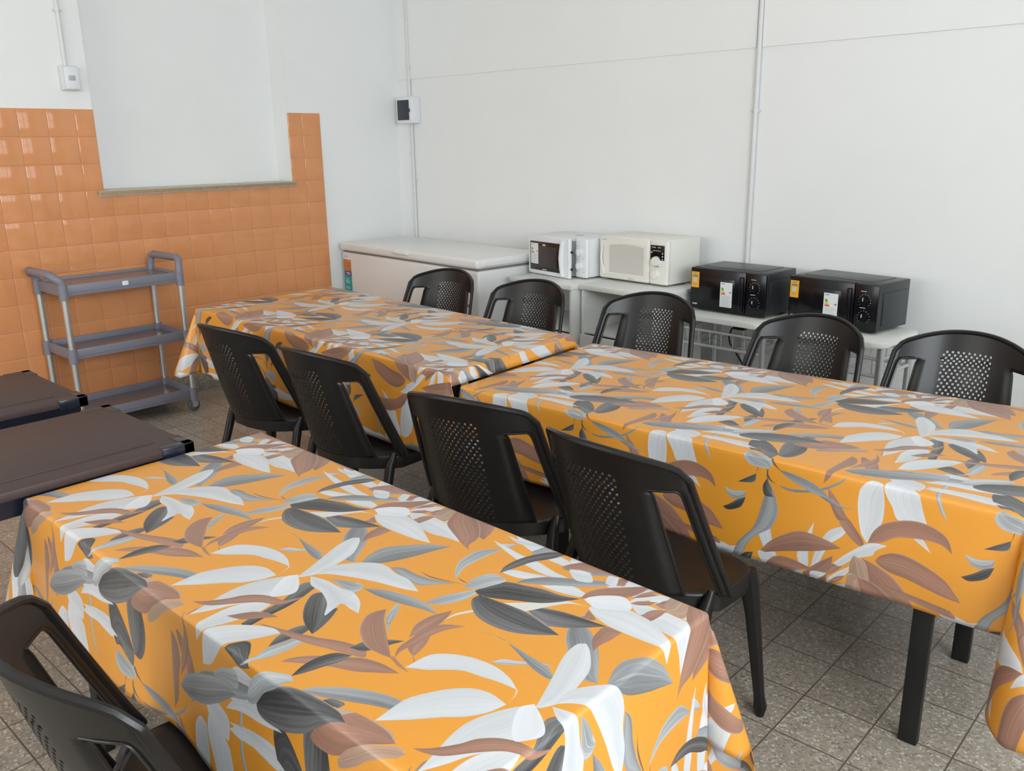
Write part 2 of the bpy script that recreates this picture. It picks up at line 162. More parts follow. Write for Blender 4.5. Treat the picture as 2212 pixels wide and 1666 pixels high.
def leaf_print(S=2.0):
    W, H = int(TU * S), int(TV * S)
    rng = np.random.RandomState(5)
    img = np.empty((H, W, 3), np.float32); img[:] = (.862, .580, .172)
    pal = {'W': (.785, .795, .81), 'V': (.83, .84, .86), 'L': (.64, .655, .665), 'G': (.525, .535, .545), 'D': (.31, .31, .315), 'B': (.585, .43, .36),
           'T': (.66, .54, .46), 'S': (.34, .32, .31), 'w': (.81, .80, .78), 'b': (.60, .45, .37)}
    for c, a, bk in LEAVES:
        A = catmull(a); B = catmull([a[-1]] + bk + [a[0]])
        n = 40; Ar = resample(A, n); Br = resample(B[::-1], n)
        poly = np.vstack([A, B[1:-1]]) * S; mid = (Ar + Br) / 2 * S; hw = np.maximum(np.hypot(*(Ar - Br).T) / 2 * S, .6)
        lo = np.floor(poly.min(0) - 2).astype(int); hi = np.ceil(poly.max(0) + 2).astype(int)
        X, Y = np.meshgrid(np.arange(lo[0], hi[0]) + .5, np.arange(lo[1], hi[1]) + .5)
        cov = np.zeros(X.shape, np.float32)
        for ox, oy in ((-.25, -.25), (.25, -.25), (-.25, .25), (.25, .25)):
            m = np.zeros(X.shape, bool); x0, y0 = poly[-1]
            for x1, y1 in poly:
                if y0 != y1: m ^= ((y0 > Y + oy) != (y1 > Y + oy)) & (X + ox < (x1 - x0) * (Y + oy - y0) / (y1 - y0) + x0)
                x0, y0 = x1, y1
            cov += m
        cov /= 4
        s = np.zeros(X.shape); t = np.zeros(X.shape); best = np.full(X.shape, 1e9)
        for i in range(n - 1):
            p, q = mid[i], mid[i + 1]; d = q - p; l2 = max(d @ d, 1e-6)
            u = np.clip(((X - p[0]) * d[0] + (Y - p[1]) * d[1]) / l2, 0, 1)
            ex = X - (p[0] + u * d[0]); ey = Y - (p[1] + u * d[1]); dd = ex * ex + ey * ey
            m = dd < best; best = np.where(m, dd, best)
            s = np.where(m, (i + u) / (n - 1), s)
            t = np.where(m, np.sign(d[0] * ey - d[1] * ex) * np.sqrt(dd) / (hw[i] + u * (hw[i + 1] - hw[i])), t)
        C = np.array(pal[c]); t = np.clip(t, -1.3, 1.3); ph, ph2 = rng.rand(2) * 6.28
        amp = {'W': .018, 'V': .01, 'L': .07, 'G': .08, 'D': .20, 'B': .05, 'T': .05}.get(c, 0)
        sh = 1 + amp * (1.2 * np.sin(2.4 * t + ph) + .5 * np.sin(9 * np.abs(t) - 2 * s + ph2) + .4 * np.sin(23 * np.abs(t) + 3 * s)) + amp * .8 * np.sin(3.5 * s + ph2)
        rib = (np.exp(-(np.abs(t) * hw.mean() / (.5 * S)) ** 2) * (s < .97))[..., None]
        fill = C * sh[..., None]
        if c in 'LGDBT': fill = fill * (1 - .42 * rib) + np.minimum(C + .2, 1) * .42 * rib
        if c == 'W': fill = fill * (1 - .08 * rib)
        if c in 'DGBT':
            e = (np.clip((t - .88) / .12, 0, 1) * .5)[..., None]; fill = fill * (1 - e) + np.array([.84, .78, .72]) * e
        ii = np.ix_(np.mod(np.arange(lo[1], hi[1]), H), np.mod(np.arange(lo[0], hi[0]), W))
        img[ii] = img[ii] * (1 - cov[..., None]) + np.clip(fill, 0, 1) * cov[..., None]
    return img
def cloth_material():
    a = leaf_print(); h, w_ = a.shape[:2]
    im = bpy.data.images.new('leaf_print', w_, h)
    px = np.ones((h, w_, 4), np.float32); px[..., :3] = a
    im.pixels.foreach_set(px.ravel()); im.update(); im.pack()
    m = bpy.data.materials.new('printed_tablecloth'); m.use_nodes = True
    nt = m.node_tree; N = nt.nodes; Lk = nt.links; b = N['Principled BSDF']
    tx = N.new('ShaderNodeTexImage'); tx.image = im; tx.extension = 'REPEAT'
    uv = N.new('ShaderNodeUVMap'); Lk.new(uv.outputs[0], tx.inputs[0])
    Lk.new(tx.outputs[0], b.inputs['Base Color'])
    b.inputs['Roughness'].default_value = 0.36; b.inputs['Specular IOR Level'].default_value = 0.95
    geo = N.new('ShaderNodeNewGeometry'); n1 = N.new('ShaderNodeTexNoise'); n1.inputs['Scale'].default_value = 900
    Lk.new(geo.outputs['Position'], n1.inputs['Vector'])
    bp = N.new('ShaderNodeBump'); bp.inputs['Strength'].default_value = 0.06; bp.inputs['Distance'].default_value = 0.002
    Lk.new(n1.outputs[0], bp.inputs['Height']); Lk.new(bp.outputs[0], b.inputs['Normal'])
    return m
M['cloth'] = cloth_material()

# ------------------------------------------------------------------ mesh helpers
class MB:
    def __init__(s): s.bm = bmesh.new()
    def box(s, x0, x1, y0, y1, z0, z1, bev=0.0, seg=2, rot=None, mi=0):
        r = bmesh.ops.create_cube(s.bm, size=1.0); vs = r['verts']
        mtx = Matrix.Translation(((x0 + x1) / 2, (y0 + y1) / 2, (z0 + z1) / 2)) @ Matrix.Diagonal((x1 - x0, y1 - y0, z1 - z0, 1))
        if rot is not None: mtx = rot @ mtx
        bmesh.ops.transform(s.bm, matrix=mtx, verts=vs)
        fs = {f for v in vs for f in v.link_faces}
        for f in fs: f.material_index = mi
        if bev > 0:
            es = list({e for f in fs for e in f.edges})
            bmesh.ops.bevel(s.bm, geom=es, offset=bev, segments=seg, profile=0.5, affect='EDGES')
        return s
    def prism(s, outline, z0, z1, mtx=None, bev=0.0, mi=0):
        b = [s.bm.verts.new((x, y, z0)) for x, y in outline]; t = [s.bm.verts.new((x, y, z1)) for x, y in outline]
        n = len(b); fs = [s.bm.faces.new(list(reversed(b))), s.bm.faces.new(t)]
        top = fs[1]
        for i in range(n): fs.append(s.bm.faces.new((b[i], b[(i + 1) % n], t[(i + 1) % n], t[i])))
        for f in fs: f.material_index = mi
        if bev > 0:
            es = list(top.edges) + list(fs[0].edges)
            r = bmesh.ops.bevel(s.bm, geom=es, offset=bev, segments=2, profile=0.5, affect='EDGES')
        if mtx is not None:
            vs = {v for f in s.bm.faces if f.is_valid for v in f.verts if v in set(b + t)} if bev == 0 else None
            vs = list(vs) if vs else [v for v in s.bm.verts if v.is_valid]
            bmesh.ops.transform(s.bm, matrix=mtx, verts=vs)
        return s
    def tube(s, pts, r, n=10, caps=True, sq=1.0, closed=False):
        P = [Vector(p) for p in pts]; rr = r if isinstance(r, (list, tuple)) else [r] * len(P)
        rings = []; up = None; K = len(P)
        for i, p in enumerate(P):
            if closed: d = P[(i + 1) % K] - P[i - 1]
            else: d = P[min(i + 1, K - 1)] - P[max(i - 1, 0)]
            d.normalize()
            if up is None: up = Vector((0, 0, 1)) if abs(d.z) < 0.9 else Vector((0, 1, 0))
            a = d.cross(up)
            if a.length < 1e-4: a = d.cross(Vector((1, 0, 0)))
            a.normalize(); b = a.cross(d).normalized(); up = b
            rings.append([s.bm.verts.new(p + (a * math.cos(2 * PI * k / n) + b * math.sin(2 * PI * k / n) * sq) * rr[i]) for k in range(n)])
        for i in range(K if closed else K - 1):
            A, B = rings[i], rings[(i + 1) % K]
            for k in range(n): s.bm.faces.new((A[k], A[(k + 1) % n], B[(k + 1) % n], B[k]))
        if caps and not closed:
            s.bm.faces.new(list(reversed(rings[0]))); s.bm.faces.new(rings[-1])
        return s
    def lathe(s, prof, n=24, mtx=None):
        rings = []; new = []
        for r, z in prof:
            ring = [s.bm.verts.new((r * math.cos(2 * PI * k / n), r * math.sin(2 * PI * k / n), z)) for k in range(n)]
            rings.append(ring); new += ring
        for A, B in zip(rings, rings[1:]):
            for k in range(n): s.bm.faces.new((A[k], A[(k + 1) % n], B[(k + 1) % n], B[k]))
        s.bm.faces.new(list(reversed(rings[0]))); s.bm.faces.new(rings[-1])
        if mtx is not None: bmesh.ops.transform(s.bm, matrix=mtx, verts=new)
        return s
    def grid(s, fn, nu, nv, closed_u=False):
        V = [[s.bm.verts.new(fn(i, j)) for j in range(nv)] for i in range(nu)]
        for i in range(nu if closed_u else nu - 1):
            for j in range(nv - 1):
                s.bm.faces.new((V[i][j], V[(i + 1) % nu][j], V[(i + 1) % nu][j + 1], V[i][j + 1]))
        return V
    def build(s, name, m, parent=None, smooth=True, angle=40, normals=True):
        if normals: bmesh.ops.recalc_face_normals(s.bm, faces=s.bm.faces[:])
        me = bpy.data.meshes.new(name); s.bm.to_mesh(me); s.bm.free()
        for q in (m if isinstance(m, (list, tuple)) else [m]): me.materials.append(q)
        if smooth:
            me.polygons.foreach_set('use_smooth', [True] * len(me.polygons))
            try: me.set_sharp_from_angle(angle=rad(angle))
            except Exception: pass
        o = bpy.data.objects.new(name, me); col.objects.link(o)
        if parent is not None: o.parent = parent
        return o
def tag(o, label=None, cat=None, group=None, kind=None):
    if label: o['label'] = label
    if cat: o['category'] = cat
    if group: o['group'] = group
    if kind: o['kind'] = kind
    return o
def thing(name, label, cat, loc, rz=0.0, group=None):
    o = bpy.data.objects.new(name, None); col.objects.link(o); o.location = loc; o.rotation_euler = (0, 0, rz)
    o.empty_display_size = 0.1
    return tag(o, label, cat, group)
def struct(name, mb, m, label, cat='structure', parent=None, **k):
    o = mb.build(name, m, parent, **k)
    if parent is None: tag(o, label, cat, kind='structure')
    return o
def copy_tree(o, parent=None):
    c = o.copy(); col.objects.link(c)
    if parent is not None: c.parent = parent
    for ch in [x for x in bpy.data.objects if x.parent == o]: copy_tree(ch, c)
    return c

# ------------------------------------------------------------------ room shell
struct('floor', MB().box(-0.4, XW + 0.3, YW - 0.3, 0.3, -0.12, 0), M['floor'], 'speckled grey brown terrazzo tile floor', 'floor')
struct('ceiling', MB().box(-0.4, XW + 0.3, YW - 0.3, 0.3, ZC, ZC + 0.12), M['ceiling'], 'white ceiling over the dining room', 'ceiling')
# left wall with the blocked-up hatch (a recess 16 cm deep)
NY0, NY1, NZ0, ND = -2.283, -0.990, 1.298, 0.16
b = MB()
b.box(-0.3, 0, YW - 0.3, NY0, 0, ZC); b.box(-0.3, 0, NY1, 0.3, 0, ZC); b.box(-0.3, 0, NY0, NY1, 0, NZ0); b.box(-0.3, -ND, NY0, NY1, NZ0, ZC)
b.box(-0.3, 0, NY0, NY1, 2.95, ZC)
wl = struct('wall_left', b, M['wall'], 'white wall with orange tiled lower half and a blocked hatch', 'wall', smooth=False)
b = MB(); b.box(0, XW + 0.3, 0, 0.3, 0, ZC)
struct('wall_back', b, M['wall'], 'long white wall behind the freezer and microwaves', 'wall', smooth=False)
def window_wall(name, along, n0, n1, pos, lo, hi, label):
    b = MB(); z0, z1 = 1.36, 2.72; t = 0.3
    def bx(a0, a1, zz0, zz1):
        if along == 'y': b.box(pos, pos + t, a0, a1, zz0, zz1)
        else: b.box(a0, a1, pos - t, pos, zz0, zz1)
    bx(lo, n0, 0, ZC); bx(n1, hi, 0, ZC); bx(n0, n1, 0, z0); bx(n0, n1, z1, ZC)
    struct(name, b, M['wall'], label, 'wall', smooth=False)
def window_bars(name, along, n0, n1, pos, label):
    f = MB(); z0, z1 = 1.36, 2.72; n = max(2, int((n1 - n0) / 0.42))
    def bx(a0, a1, zz0, zz1, q0, q1):
        if along == 'y': f.box(pos + q0, pos + q1, a0, a1, zz0, zz1)
        else: f.box(a0, a1, pos - q1, pos - q0, zz0, zz1)
    for k in range(n + 1):
        c = n0 + (n1 - n0) * k / n; wd = 0.035 if k % 3 == 0 else 0.014
        bx(max(n0, c - wd), min(n1, c + wd), z0, z1, 0.03, 0.08)
    for zc in (z0 + 0.03, (z0 + z1) / 2, z1 - 0.03): bx(n0, n1, zc - 0.022, zc + 0.022, 0.035, 0.075)
    struct(name, f, M['glass'], label, 'window', smooth=False)
window_wall('wall_right', 'y', -6.0, -0.42, XW, YW - 0.3, 0.3, 'white wall with a long barred window, opposite the orange tiles')
window_bars('window_1', 'y', -6.0, -0.42, XW, 'long barred window in the right wall')
window_wall('wall_front', 'x', 0.4, 4.6, YW, -0.4, XW + 0.3, 'white wall with a barred window behind the viewer')
window_bars('window_2', 'x', 0.4, 4.6, YW, 'barred window in the wall behind the viewer')

# orange glazed tiles, each slightly pillowed and tilted, in one panel
T0, Y0, Z0 = 0.1515, -2.8438, 1.7776
def tile_panel():
    b = MB(); g = MB(); TH = 0.009
    random.seed(11)
    def one(y0, y1, z0, z1):
        if y1 - y0 < 0.012 or z1 - z0 < 0.012: return
        gp = 0.0009; y0 += gp; y1 -= gp; z0 += gp; z1 -= gp
        ty, tz = random.uniform(-1, 1) * 0.0004, random.uniform(-1, 1) * 0.0004
        ys = [y0, y0 + 0.0015, y0 + 0.0045, (y0 + y1) / 2, y1 - 0.0045, y1 - 0.0015, y1]
        zs = [z0, z0 + 0.0015, z0 + 0.0045, (z0 + z1) / 2, z1 - 0.0045, z1 - 0.0015, z1]
        hh = [-0.0018, -0.0004, 0, 0, 0, -0.0004, -0.0018]
        V = b.grid(lambda i, j: (TH + hh[i] + hh[j] + ty * (i - 3) / 3 + tz * (j - 3) / 3, ys[i], zs[j]), 7, 7)
    for r in range(11):
        z1 = Z0 - r * T0; z0 = z1 - T0
        for c in range(-14, 14):
            y0 = Y0 + c * T0; y1 = y0 + T0
            if r < 3:
                if y1 <= NY0 or y0 >= -0.985: one(y0, y1, max(z0, 0.11), z1)
                else:
                    if y0 < NY0: one(y0, NY0, z0, z1)
                    if y1 > -0.985: one(-0.985, y1, z0, z1)
            else: one(y0, y1, max(z0, 0.112), z1)
    o = b.build('wall_tiles', M['tile'], wl, normals=False, angle=60)
    for f in o.data.polygons: pass
    yL = Y0 - 14 * T0; yR = Y0 + 14 * T0; zb = Z0 - 3 * T0
    g.box(0, 0.0062, yL, yR, 0.11, zb); g.box(0, 0.0062, yL, NY0, zb, Z0 - 0.001); g.box(0, 0.0062, -0.984, yR - 0.001, zb, Z0 - 0.001)
    g.build('tile_grout', M['grout'], wl, smooth=False)
tile_panel()
struct('baseboard_left', MB().box(0, 0.014, YW, 0, 0, 0.11, 0.003), M['granite'], 'speckled granite skirting under the orange tiles', 'baseboard')
struct('baseboard_back', MB().box(0.02, XW, -0.012, 0, 0, 0.09, 0.003), M['wall'], 'white painted skirting along the back wall', 'baseboard')
# hatch sill: brown nosed ledge of small tiles, with the mortar bead under it
b = MB(); b.box(-ND, 0.042, -2.326, -0.974, 1.296, 1.3215, 0.003, mi=1)
nT = 9
for k in range(nT):
    a = NY0 + 0.004 + (NY1 - NY0 - 0.008) * k / nT; e = NY0 + 0.004 + (NY1 - NY0 - 0.008) * (k + 1) / nT
    b.box(-ND + 0.002, 0.036, a + 0.001, e - 0.001, 1.321, 1.3245, 0.001, mi=0)
b.box(0.008, 0.020, -2.322, -0.98, 1.2895, 1.2965, 0.002, mi=2)
struct('trim_1', b, [M['sill'], M['sill_edge'], M['plaster']], 'brown edged tile sill under the white blocked hatch', 'sill')
# upper plaster layer on the back wall, whose lower edge reads as a long seam, and a faint repaired strip
b = MB(); b.box(0.03, 2.95, -0.008, 0, 2.024, ZC); b.box(2.985, XW, -0.011, 0, 2.024, ZC)
struct('trim_2', b, M['wall'], 'thin ridge of plaster running along the upper back wall', 'wall seam', smooth=False)

# ------------------------------------------------------------------ conduits and boxes
def conduit(name, label, pts, r, clips, normal, group=None):
    t = thing(name, label, 'pipe', pts[0], 0)
    o0 = Vector(pts[0]); P = [tuple(Vector(p) - o0) for p in pts]
    MB().tube(P, r, 10).build('pipe', M['conduit'], t)
    for c in clips:
        q = Vector(c) - o0; b = MB()
        n = Vector(normal); s = Vector((0, 0, 1)).cross(n)
        b.tube([tuple(q - Vector((0, 0, 0.008))), tuple(q + Vector((0, 0, 0.008)))], r + 0.003, 10)
        p0 = q - n * (r * 0.7) - s * (r + 0.014); p1 = q - n * (r * 0.7) + s * (r + 0.014)
        b.tube([tuple(p0), tuple(p1)], 0.006, 8)
        b.build('clip', M['conduit'], t)
    return t
conduit('electrical_conduit', 'white pipe running up the left wall from the light switch box', [(0.013, -2.402, 2.00), (0.013, -2.402, ZC)], 0.0115, [(0.013, -2.402, 2.294)], (1, 0, 0))
conduit('electrical_conduit', 'white pipe in the corner running down from the breaker box to the freezer', [(0.172, -0.014, 0.55), (0.170, -0.014, 1.715)], 0.011, [(0.171, -0.014, 1.298)], (0, -1, 0))
conduit('electrical_conduit', 'white pipe in the corner rising from the breaker box to the ceiling', [(0.160, -0.014, 1.90), (0.155, -0.014, ZC)], 0.011, [(0.158, -0.014, 2.108)], (0, -1, 0))
conduit('electrical_conduit', 'white pipe down the middle of the back wall, behind the first black microwave', [(2.972, -0.016, 0.1), (2.972, -0.016, ZC)], 0.0125, [(2.972, -0.016, 1.702)], (0, -1, 0))
t = thing('switch_box', 'white light switch box on the left wall above the orange tiles', 'switch', (0, -2.395, 1.94))
MB().box(0, 0.045, -0.046, 0.046, -0.064, 0.066, 0.006).build('housing', M['conduit'], t)
MB().box(0.045, 0.051, -0.034, 0.044, -0.058, 0.060, 0.004).build('cover_plate', M['white_pl'], t)
MB().box(0.051, 0.056, -0.014, 0.022, -0.012, 0.014, 0.002).build('rocker', M['grey_pl'], t)
MB().box(0, 0.003, 0.046, 0.075, -0.068, 0.058, 0.001).build('wall_patch', M['paper'], t)
t = thing('breaker_box', 'white breaker box with dark door high in the room corner', 'breaker box', (0.172, 0, 1.80))
MB().box(-0.088, 0.088, -0.085, 0, -0.092, 0.097, 0.008).build('case', M['white_pl'], t)
MB().box(-0.070, 0.056, -0.091, -0.083, -0.068, 0.074, 0.003).build('door', M['smoke'], t)
MB().box(0.054, 0.066, -0.094, -0.084, -0.012, 0.012, 0.002).build('latch', M['smoke'], t)

# ------------------------------------------------------------------ tables and cloths
def smooth(x): x = max(0.0, min(1.0, x)); return x * x * (3 - 2 * x)
def cloth(name, label, quad, z, ov, uvf, flare=(0.05, 0.05, 0.05, 0.05), seed=0, wave=0.007, gs=0.014, press=None, rho=0.185):
    # quad: left-near, right-near, right-far, left-far ; ov: overhang left, right, near, far
    A, B, C, D = [Vector((p[0], p[1])) for p in quad]
    Wd = ((B - A).length + (C - D).length) / 2; Dp = ((D - A).length + (C - B).length) / 2
    oL, oR, oN, oF = ov; rr = 0.011
    rng = random.Random(seed); ph = [rng.uniform(0, 6.28) for _ in range(8)]
    ex = ((B - A) + (C - D)).normalized(); ey = ((D - A) + (C - B)).normalized()
    nL = Vector((-(D - A).y, (D - A).x)).normalized(); nR = Vector(((C - B).y, -(C - B).x)).normalized()
    nN = Vector(((B - A).y, -(B - A).x)).normalized(); nF = Vector((-(C - D).y, (C - D).x)).normalized()
    fl = dict(L=flare[0], R=flare[1], N=flare[2], F=flare[3])
    def side(p, al, s, key):
        if p < rr * PI / 2: a = p / rr; return rr * math.sin(a), rr * (1 - math.cos(a))
        q = p - rr * PI / 2; k = {'L': 0, 'R': 2, 'N': 4, 'F': 6}[key]
        wv = wave * (q / 0.3) * (math.sin(7.5 * s + ph[k]) + 0.6 * math.sin(17 * s + ph[k + 1]))
        return rr + q * math.sin(al) + wv + wave * (q / 0.3), rr + q * math.cos(al)
    def corner_k(p, q):                  # the cloth's own corners are cut round
        h = math.hypot(p, q)
        return 1.0 if h < 1e-9 else max(p, q) / h * 1.12
    def pos(s, t):
        sc_, tc_ = min(max(s, 0), Wd), min(max(t, 0), Dp); u, v = sc_ / Wd, tc_ / Dp
        P = (A * (1 - u) + B * u) * (1 - v) + (D * (1 - u) + C * u) * v
        p = max(-s, s - Wd, 0); q = max(-t, t - Dp, 0)
        kx = 'L' if s < 0 else 'R'; ky = 'N' if t < 0 else 'F'
        nx = nL if s < 0 else nR; ny = nN if t < 0 else nF
        if p == 0 and q == 0:
            return Vector((P.x, P.y, z))
        if q == 0:
            f = smooth(min(t, Dp - t) / 0.12); o, d = side(p, fl[kx], t, kx)
            o0 = rr * min(1, p / rr) + max(0, p - rr * 1.57) * math.sin(fl[kx]); o = o * f + min(o, o0) * (1 - f) if f < 1 else o
            h = nx * o; return Vector((P.x + h.x, P.y + h.y, z - d))
        if p == 0:
            f = smooth(min(s, Wd - s) / 0.12); o, d = side(q, fl[ky], s, ky)
            o0 = rr * min(1, q / rr) + max(0, q - rr * 1.57) * math.sin(fl[ky]); o = o * f + min(o, o0) * (1 - f) if f < 1 else o
            h = ny * o; return Vector((P.x + h.x, P.y + h.y, z - d))
        r = math.hypot(p, q) * min(1.0, corner_k(p, q)); th = math.atan2(q, p) / (PI / 2)
        psi = rad(225) - 2 * PI * th
        hx = rho * (0.7071 + math.cos(psi)); hy = rho * (0.7071 + math.sin(psi))
        k = smooth((r - 0.004) / 0.05)
        lx = math.sin(fl[kx]) * (1 - th) + hx * k; ly = math.sin(fl[ky]) * th + hy * k
        rq = max(0, r - rr * 1.57); ro = rr * math.sin(min(1.57, r / rr)); rd = rr * (1 - math.cos(min(1.57, r / rr)))
        ox = ro * math.cos(th * PI / 2) + rq * lx; oy = ro * math.sin(th * PI / 2) + rq * ly
        dz = rd + rq * math.sqrt(max(0.05, 1 - lx * lx - ly * ly))
        h = nx * ox + ny * oy
        return Vector((P.x + h.x, P.y + h.y, z - dz))
    def shrink(s, t):
        p = max(-s, s - Wd, 0); q = max(-t, t - Dp, 0)
        if p == 0 or q == 0: return s, t
        k = min(1.0, corner_k(p, q))
        return (-p * k if s < 0 else Wd + p * k), (-q * k if t < 0 else Dp + q * k)
    def axis(o0, L, o1):
        a = []
        for lo, hi, fine in ((-o0, 0, 1), (0, L, 0), (L, L + o1, 1)):
            n = max(2, int((hi - lo) / gs)) if hi - lo > 1e-6 else 0
            a += [lo + (hi - lo) * i / n for i in range(n)]
        for base, sg in ((0, -1), (L, 1)):
            a += [base + sg * rr * 1.57 * k / 5 for k in range(1, 5)]
        a.append(L + o1); return sorted(set(round(x, 5) for x in a if -o0 - 1e-6 <= x <= L + o1 + 1e-6))
    S = axis(oL, Wd, oR); Tt = axis(oN, Dp, oF)
    bm = bmesh.new(); ul = bm.loops.layers.uv.new('UVMap'); V = []
    for s in S:
        row = []
        for t in Tt:
            P = pos(s, t)
            if press: P = press(P, s, t)
            row.append((bm.verts.new(P), s, t))
        V.append(row)
    def flat(s, t):                       # lie of the cloth before it is folded over the edges
        return A + ex * s + ey * t
    for i in range(len(S) - 1):
        for j in range(len(Tt) - 1):
            q = (V[i][j], V[i + 1][j], V[i + 1][j + 1], V[i][j + 1]); f = bm.faces.new([x[0] for x in q]); f.smooth = True
            for lp, x in zip(f.loops, q): lp[ul].uv = uvf(flat(*shrink(x[1], x[2])))
    me = bpy.data.meshes.new(name); bm.to_mesh(me); bm.free(); me.materials.append(M['cloth'])
    o = bpy.data.objects.new(name, me); col.objects.link(o)
    md = o.modifiers.new('thickness', 'SOLIDIFY'); md.thickness = 0.0009; md.offset = -1
    return tag(o, label, 'tablecloth', 'orange leaf print tablecloths')
def uv_print(ox, oy, ang, k):
    ca, sa = math.cos(-ang), math.sin(-ang)
    def f(P):
        dx, dy = (P.x - ox) / k, (P.y - oy) / k
        return ((dx * ca - dy * sa) / 0.633, (dx * sa + dy * ca) / 1.140)
    return f
def table(label, quad, z, legs, braces=()):
    cx = sum(p[0] for p in quad) / 4; cy = sum(p[1] for p in quad) / 4
    t = thing('dining_table', label, 'table', (cx, cy, 0), 0, 'long tables under leaf print cloths')
    c = Vector((cx, cy)); ins = [tuple((Vector(p) - c) * 0.994) for p in quad]
    MB().prism(ins, z - 0.03, z - 0.0025).build('tabletop', M['wood'], t, smooth=False)
    for (x, y) in legs:
        MB().box(x - cx - 0.024, x - cx + 0.024, y - cy - 0.013, y - cy + 0.013, 0, z - 0.03, 0.003).build('leg', M['black_metal'], t)
    for (x0, y0, z0, x1, y1, z1) in braces:
        MB().tube([(x0 - cx, y0 - cy, z0), (x1 - cx, y1 - cy, z1)], 0.013, 4).build('brace', M['black_metal'], t)
    return t
zF, zL, zR = 0.72, 0.775, 0.73
QF = [(3.045, -3.840), (4.585, -3.845), (4.583, -3.212), (3.042, -3.180)]
QL = [(1.214, -2.405), (3.125, -2.468), (3.080, -1.722), (1.205, -1.570)]
QR = [(3.168, -2.444), (4.918, -2.389), (4.895, -1.485), (3.120, -1.623)]
table('table under the nearest leaf print cloth', QF, zF, [(3.13, -3.78), (4.50, -3.78), (4.50, -3.28), (3.13, -3.26)])
table('table under the far left leaf print cloth, beside the cart', QL, zL, [(1.45, -2.20), (2.98, -2.20), (2.94, -1.84), (1.45, -1.70)])
table('table under the right leaf print cloth, its two black legs showing below the hem', QR, zR,
      [(3.42, -2.20), (4.725, -2.335), (4.715, -1.845), (3.40, -1.72)],
      [(4.722, -2.325, 0.285, 4.72, -2.08, 0.53), (4.72, -1.855, 0.285, 4.72, -2.10, 0.53)])
cloth('tablecloth', 'orange leaf print tablecloth on the table nearest the viewer', QF, zF, (0.30, 0.42, 0.284, 0.28), uv_print(3.917, -3.664, 0, 1.0), flare=(0.0, 0.05, 0.05, 0.04), seed=2, rho=0.14, wave=0.011)
cloth('tablecloth', 'orange leaf print tablecloth on the far left table, its end lapping over the right table', QL, zL, (0.33, 0.052, 0.338, 0.28), uv_print(2.3222, -1.9549, rad(180 - 6), 1.02), flare=(0.03, 0.30, 0.04, 0.0), seed=5, wave=0.009)
def lift(P, s, t):                        # where the drop meets the seat of the chair tucked under it
    if t < 0 and P.x < 4.05:
        k = smooth((4.05 - P.x) / 0.25); d = zR - P.z
        P.z = zR - d * (1 - k * (1 - 0.285 / 0.312))
    return P
cloth('tablecloth', 'orange leaf print tablecloth on the right table, dropping over two black table legs', QR, zR, (0.012, 0.46, 0.312, 0.25), uv_print(3.9605, -2.016, rad(2.0), 0.988), flare=(0.0, 0.05, 0.0, 0.0), seed=9, wave=0.004, press=lift, rho=0.235)

# brown plastic tables
def brown_table(label, x0, x1, y0, y1, z):
    cx, cy = (x0 + x1) / 2, (y0 + y1) / 2; hx, hy = (x1 - x0) / 2, (y1 - y0) / 2
    t = thing('plastic_table', label, 'table', (cx, cy, 0), 0, 'brown plastic tables')
    b = MB(); b.box(-hx, hx, -hy, hy, z - 0.026, z, 0.005)
    b.build('tabletop', M['brown'], t)
    m_ = 0.075
    b = MB(); b.box(-hx + m_, hx - m_, -hy + m_, hy - m_, z - 0.002, z + 0.0035, 0.002); b.build('top_panel', M['brown'], t)
    for sx in (-1, 1):
        for sy in (-1, 1):
            c = MB()
            xa, ya = sx * hx, sy * hy
            c.box(min(xa, xa - sx * 0.085) - 0.004, max(xa, xa - sx * 0.085) + 0.004, min(ya, ya - sy * 0.024) - 0.004, max(ya, ya - sy * 0.024) + 0.004, z - 0.034, z + 0.002, 0.003)
            c.box(min(xa, xa - sx * 0.024) - 0.004, max(xa, xa - sx * 0.024) + 0.004, min(ya, ya - sy * 0.085) - 0.004, max(ya, ya - sy * 0.085) + 0.004, z - 0.034, z + 0.002, 0.003)
            c.build('corner_cap', M['navy'] if sx > 0 else M['brown'], t)
            lx, ly = sx * (hx - 0.05), sy * (hy - 0.05); g = MB()
            g.tube([(lx, ly, z - 0.03), (lx + sx * 0.012, ly + sy * 0.012, 0)], [0.034, 0.022], 12)
            g.build('leg', M['navy'], t)
    a = MB()
    a.box(-hx + 0.02, hx - 0.02, -hy + 0.015, -hy + 0.03, z - 0.075, z - 0.026); a.box(-hx + 0.02, hx - 0.02, hy - 0.03, hy - 0.015, z - 0.075, z - 0.026)
    a.box(-hx + 0.015, -hx + 0.03, -hy + 0.02, hy - 0.02, z - 0.075, z - 0.026); a.box(hx - 0.03, hx - 0.015, -hy + 0.02, hy - 0.02, z - 0.075, z - 0.026)
    a.build('apron', M['navy'], t)
brown_table('brown plastic table pushed against the nearest tablecloth', 2.46, 3.022, -4.12, -3.388, 0.742)
brown_table('brown plastic table at the left edge, behind the other brown table', 1.735, 2.275, -4.10, -3.385, 0.738)

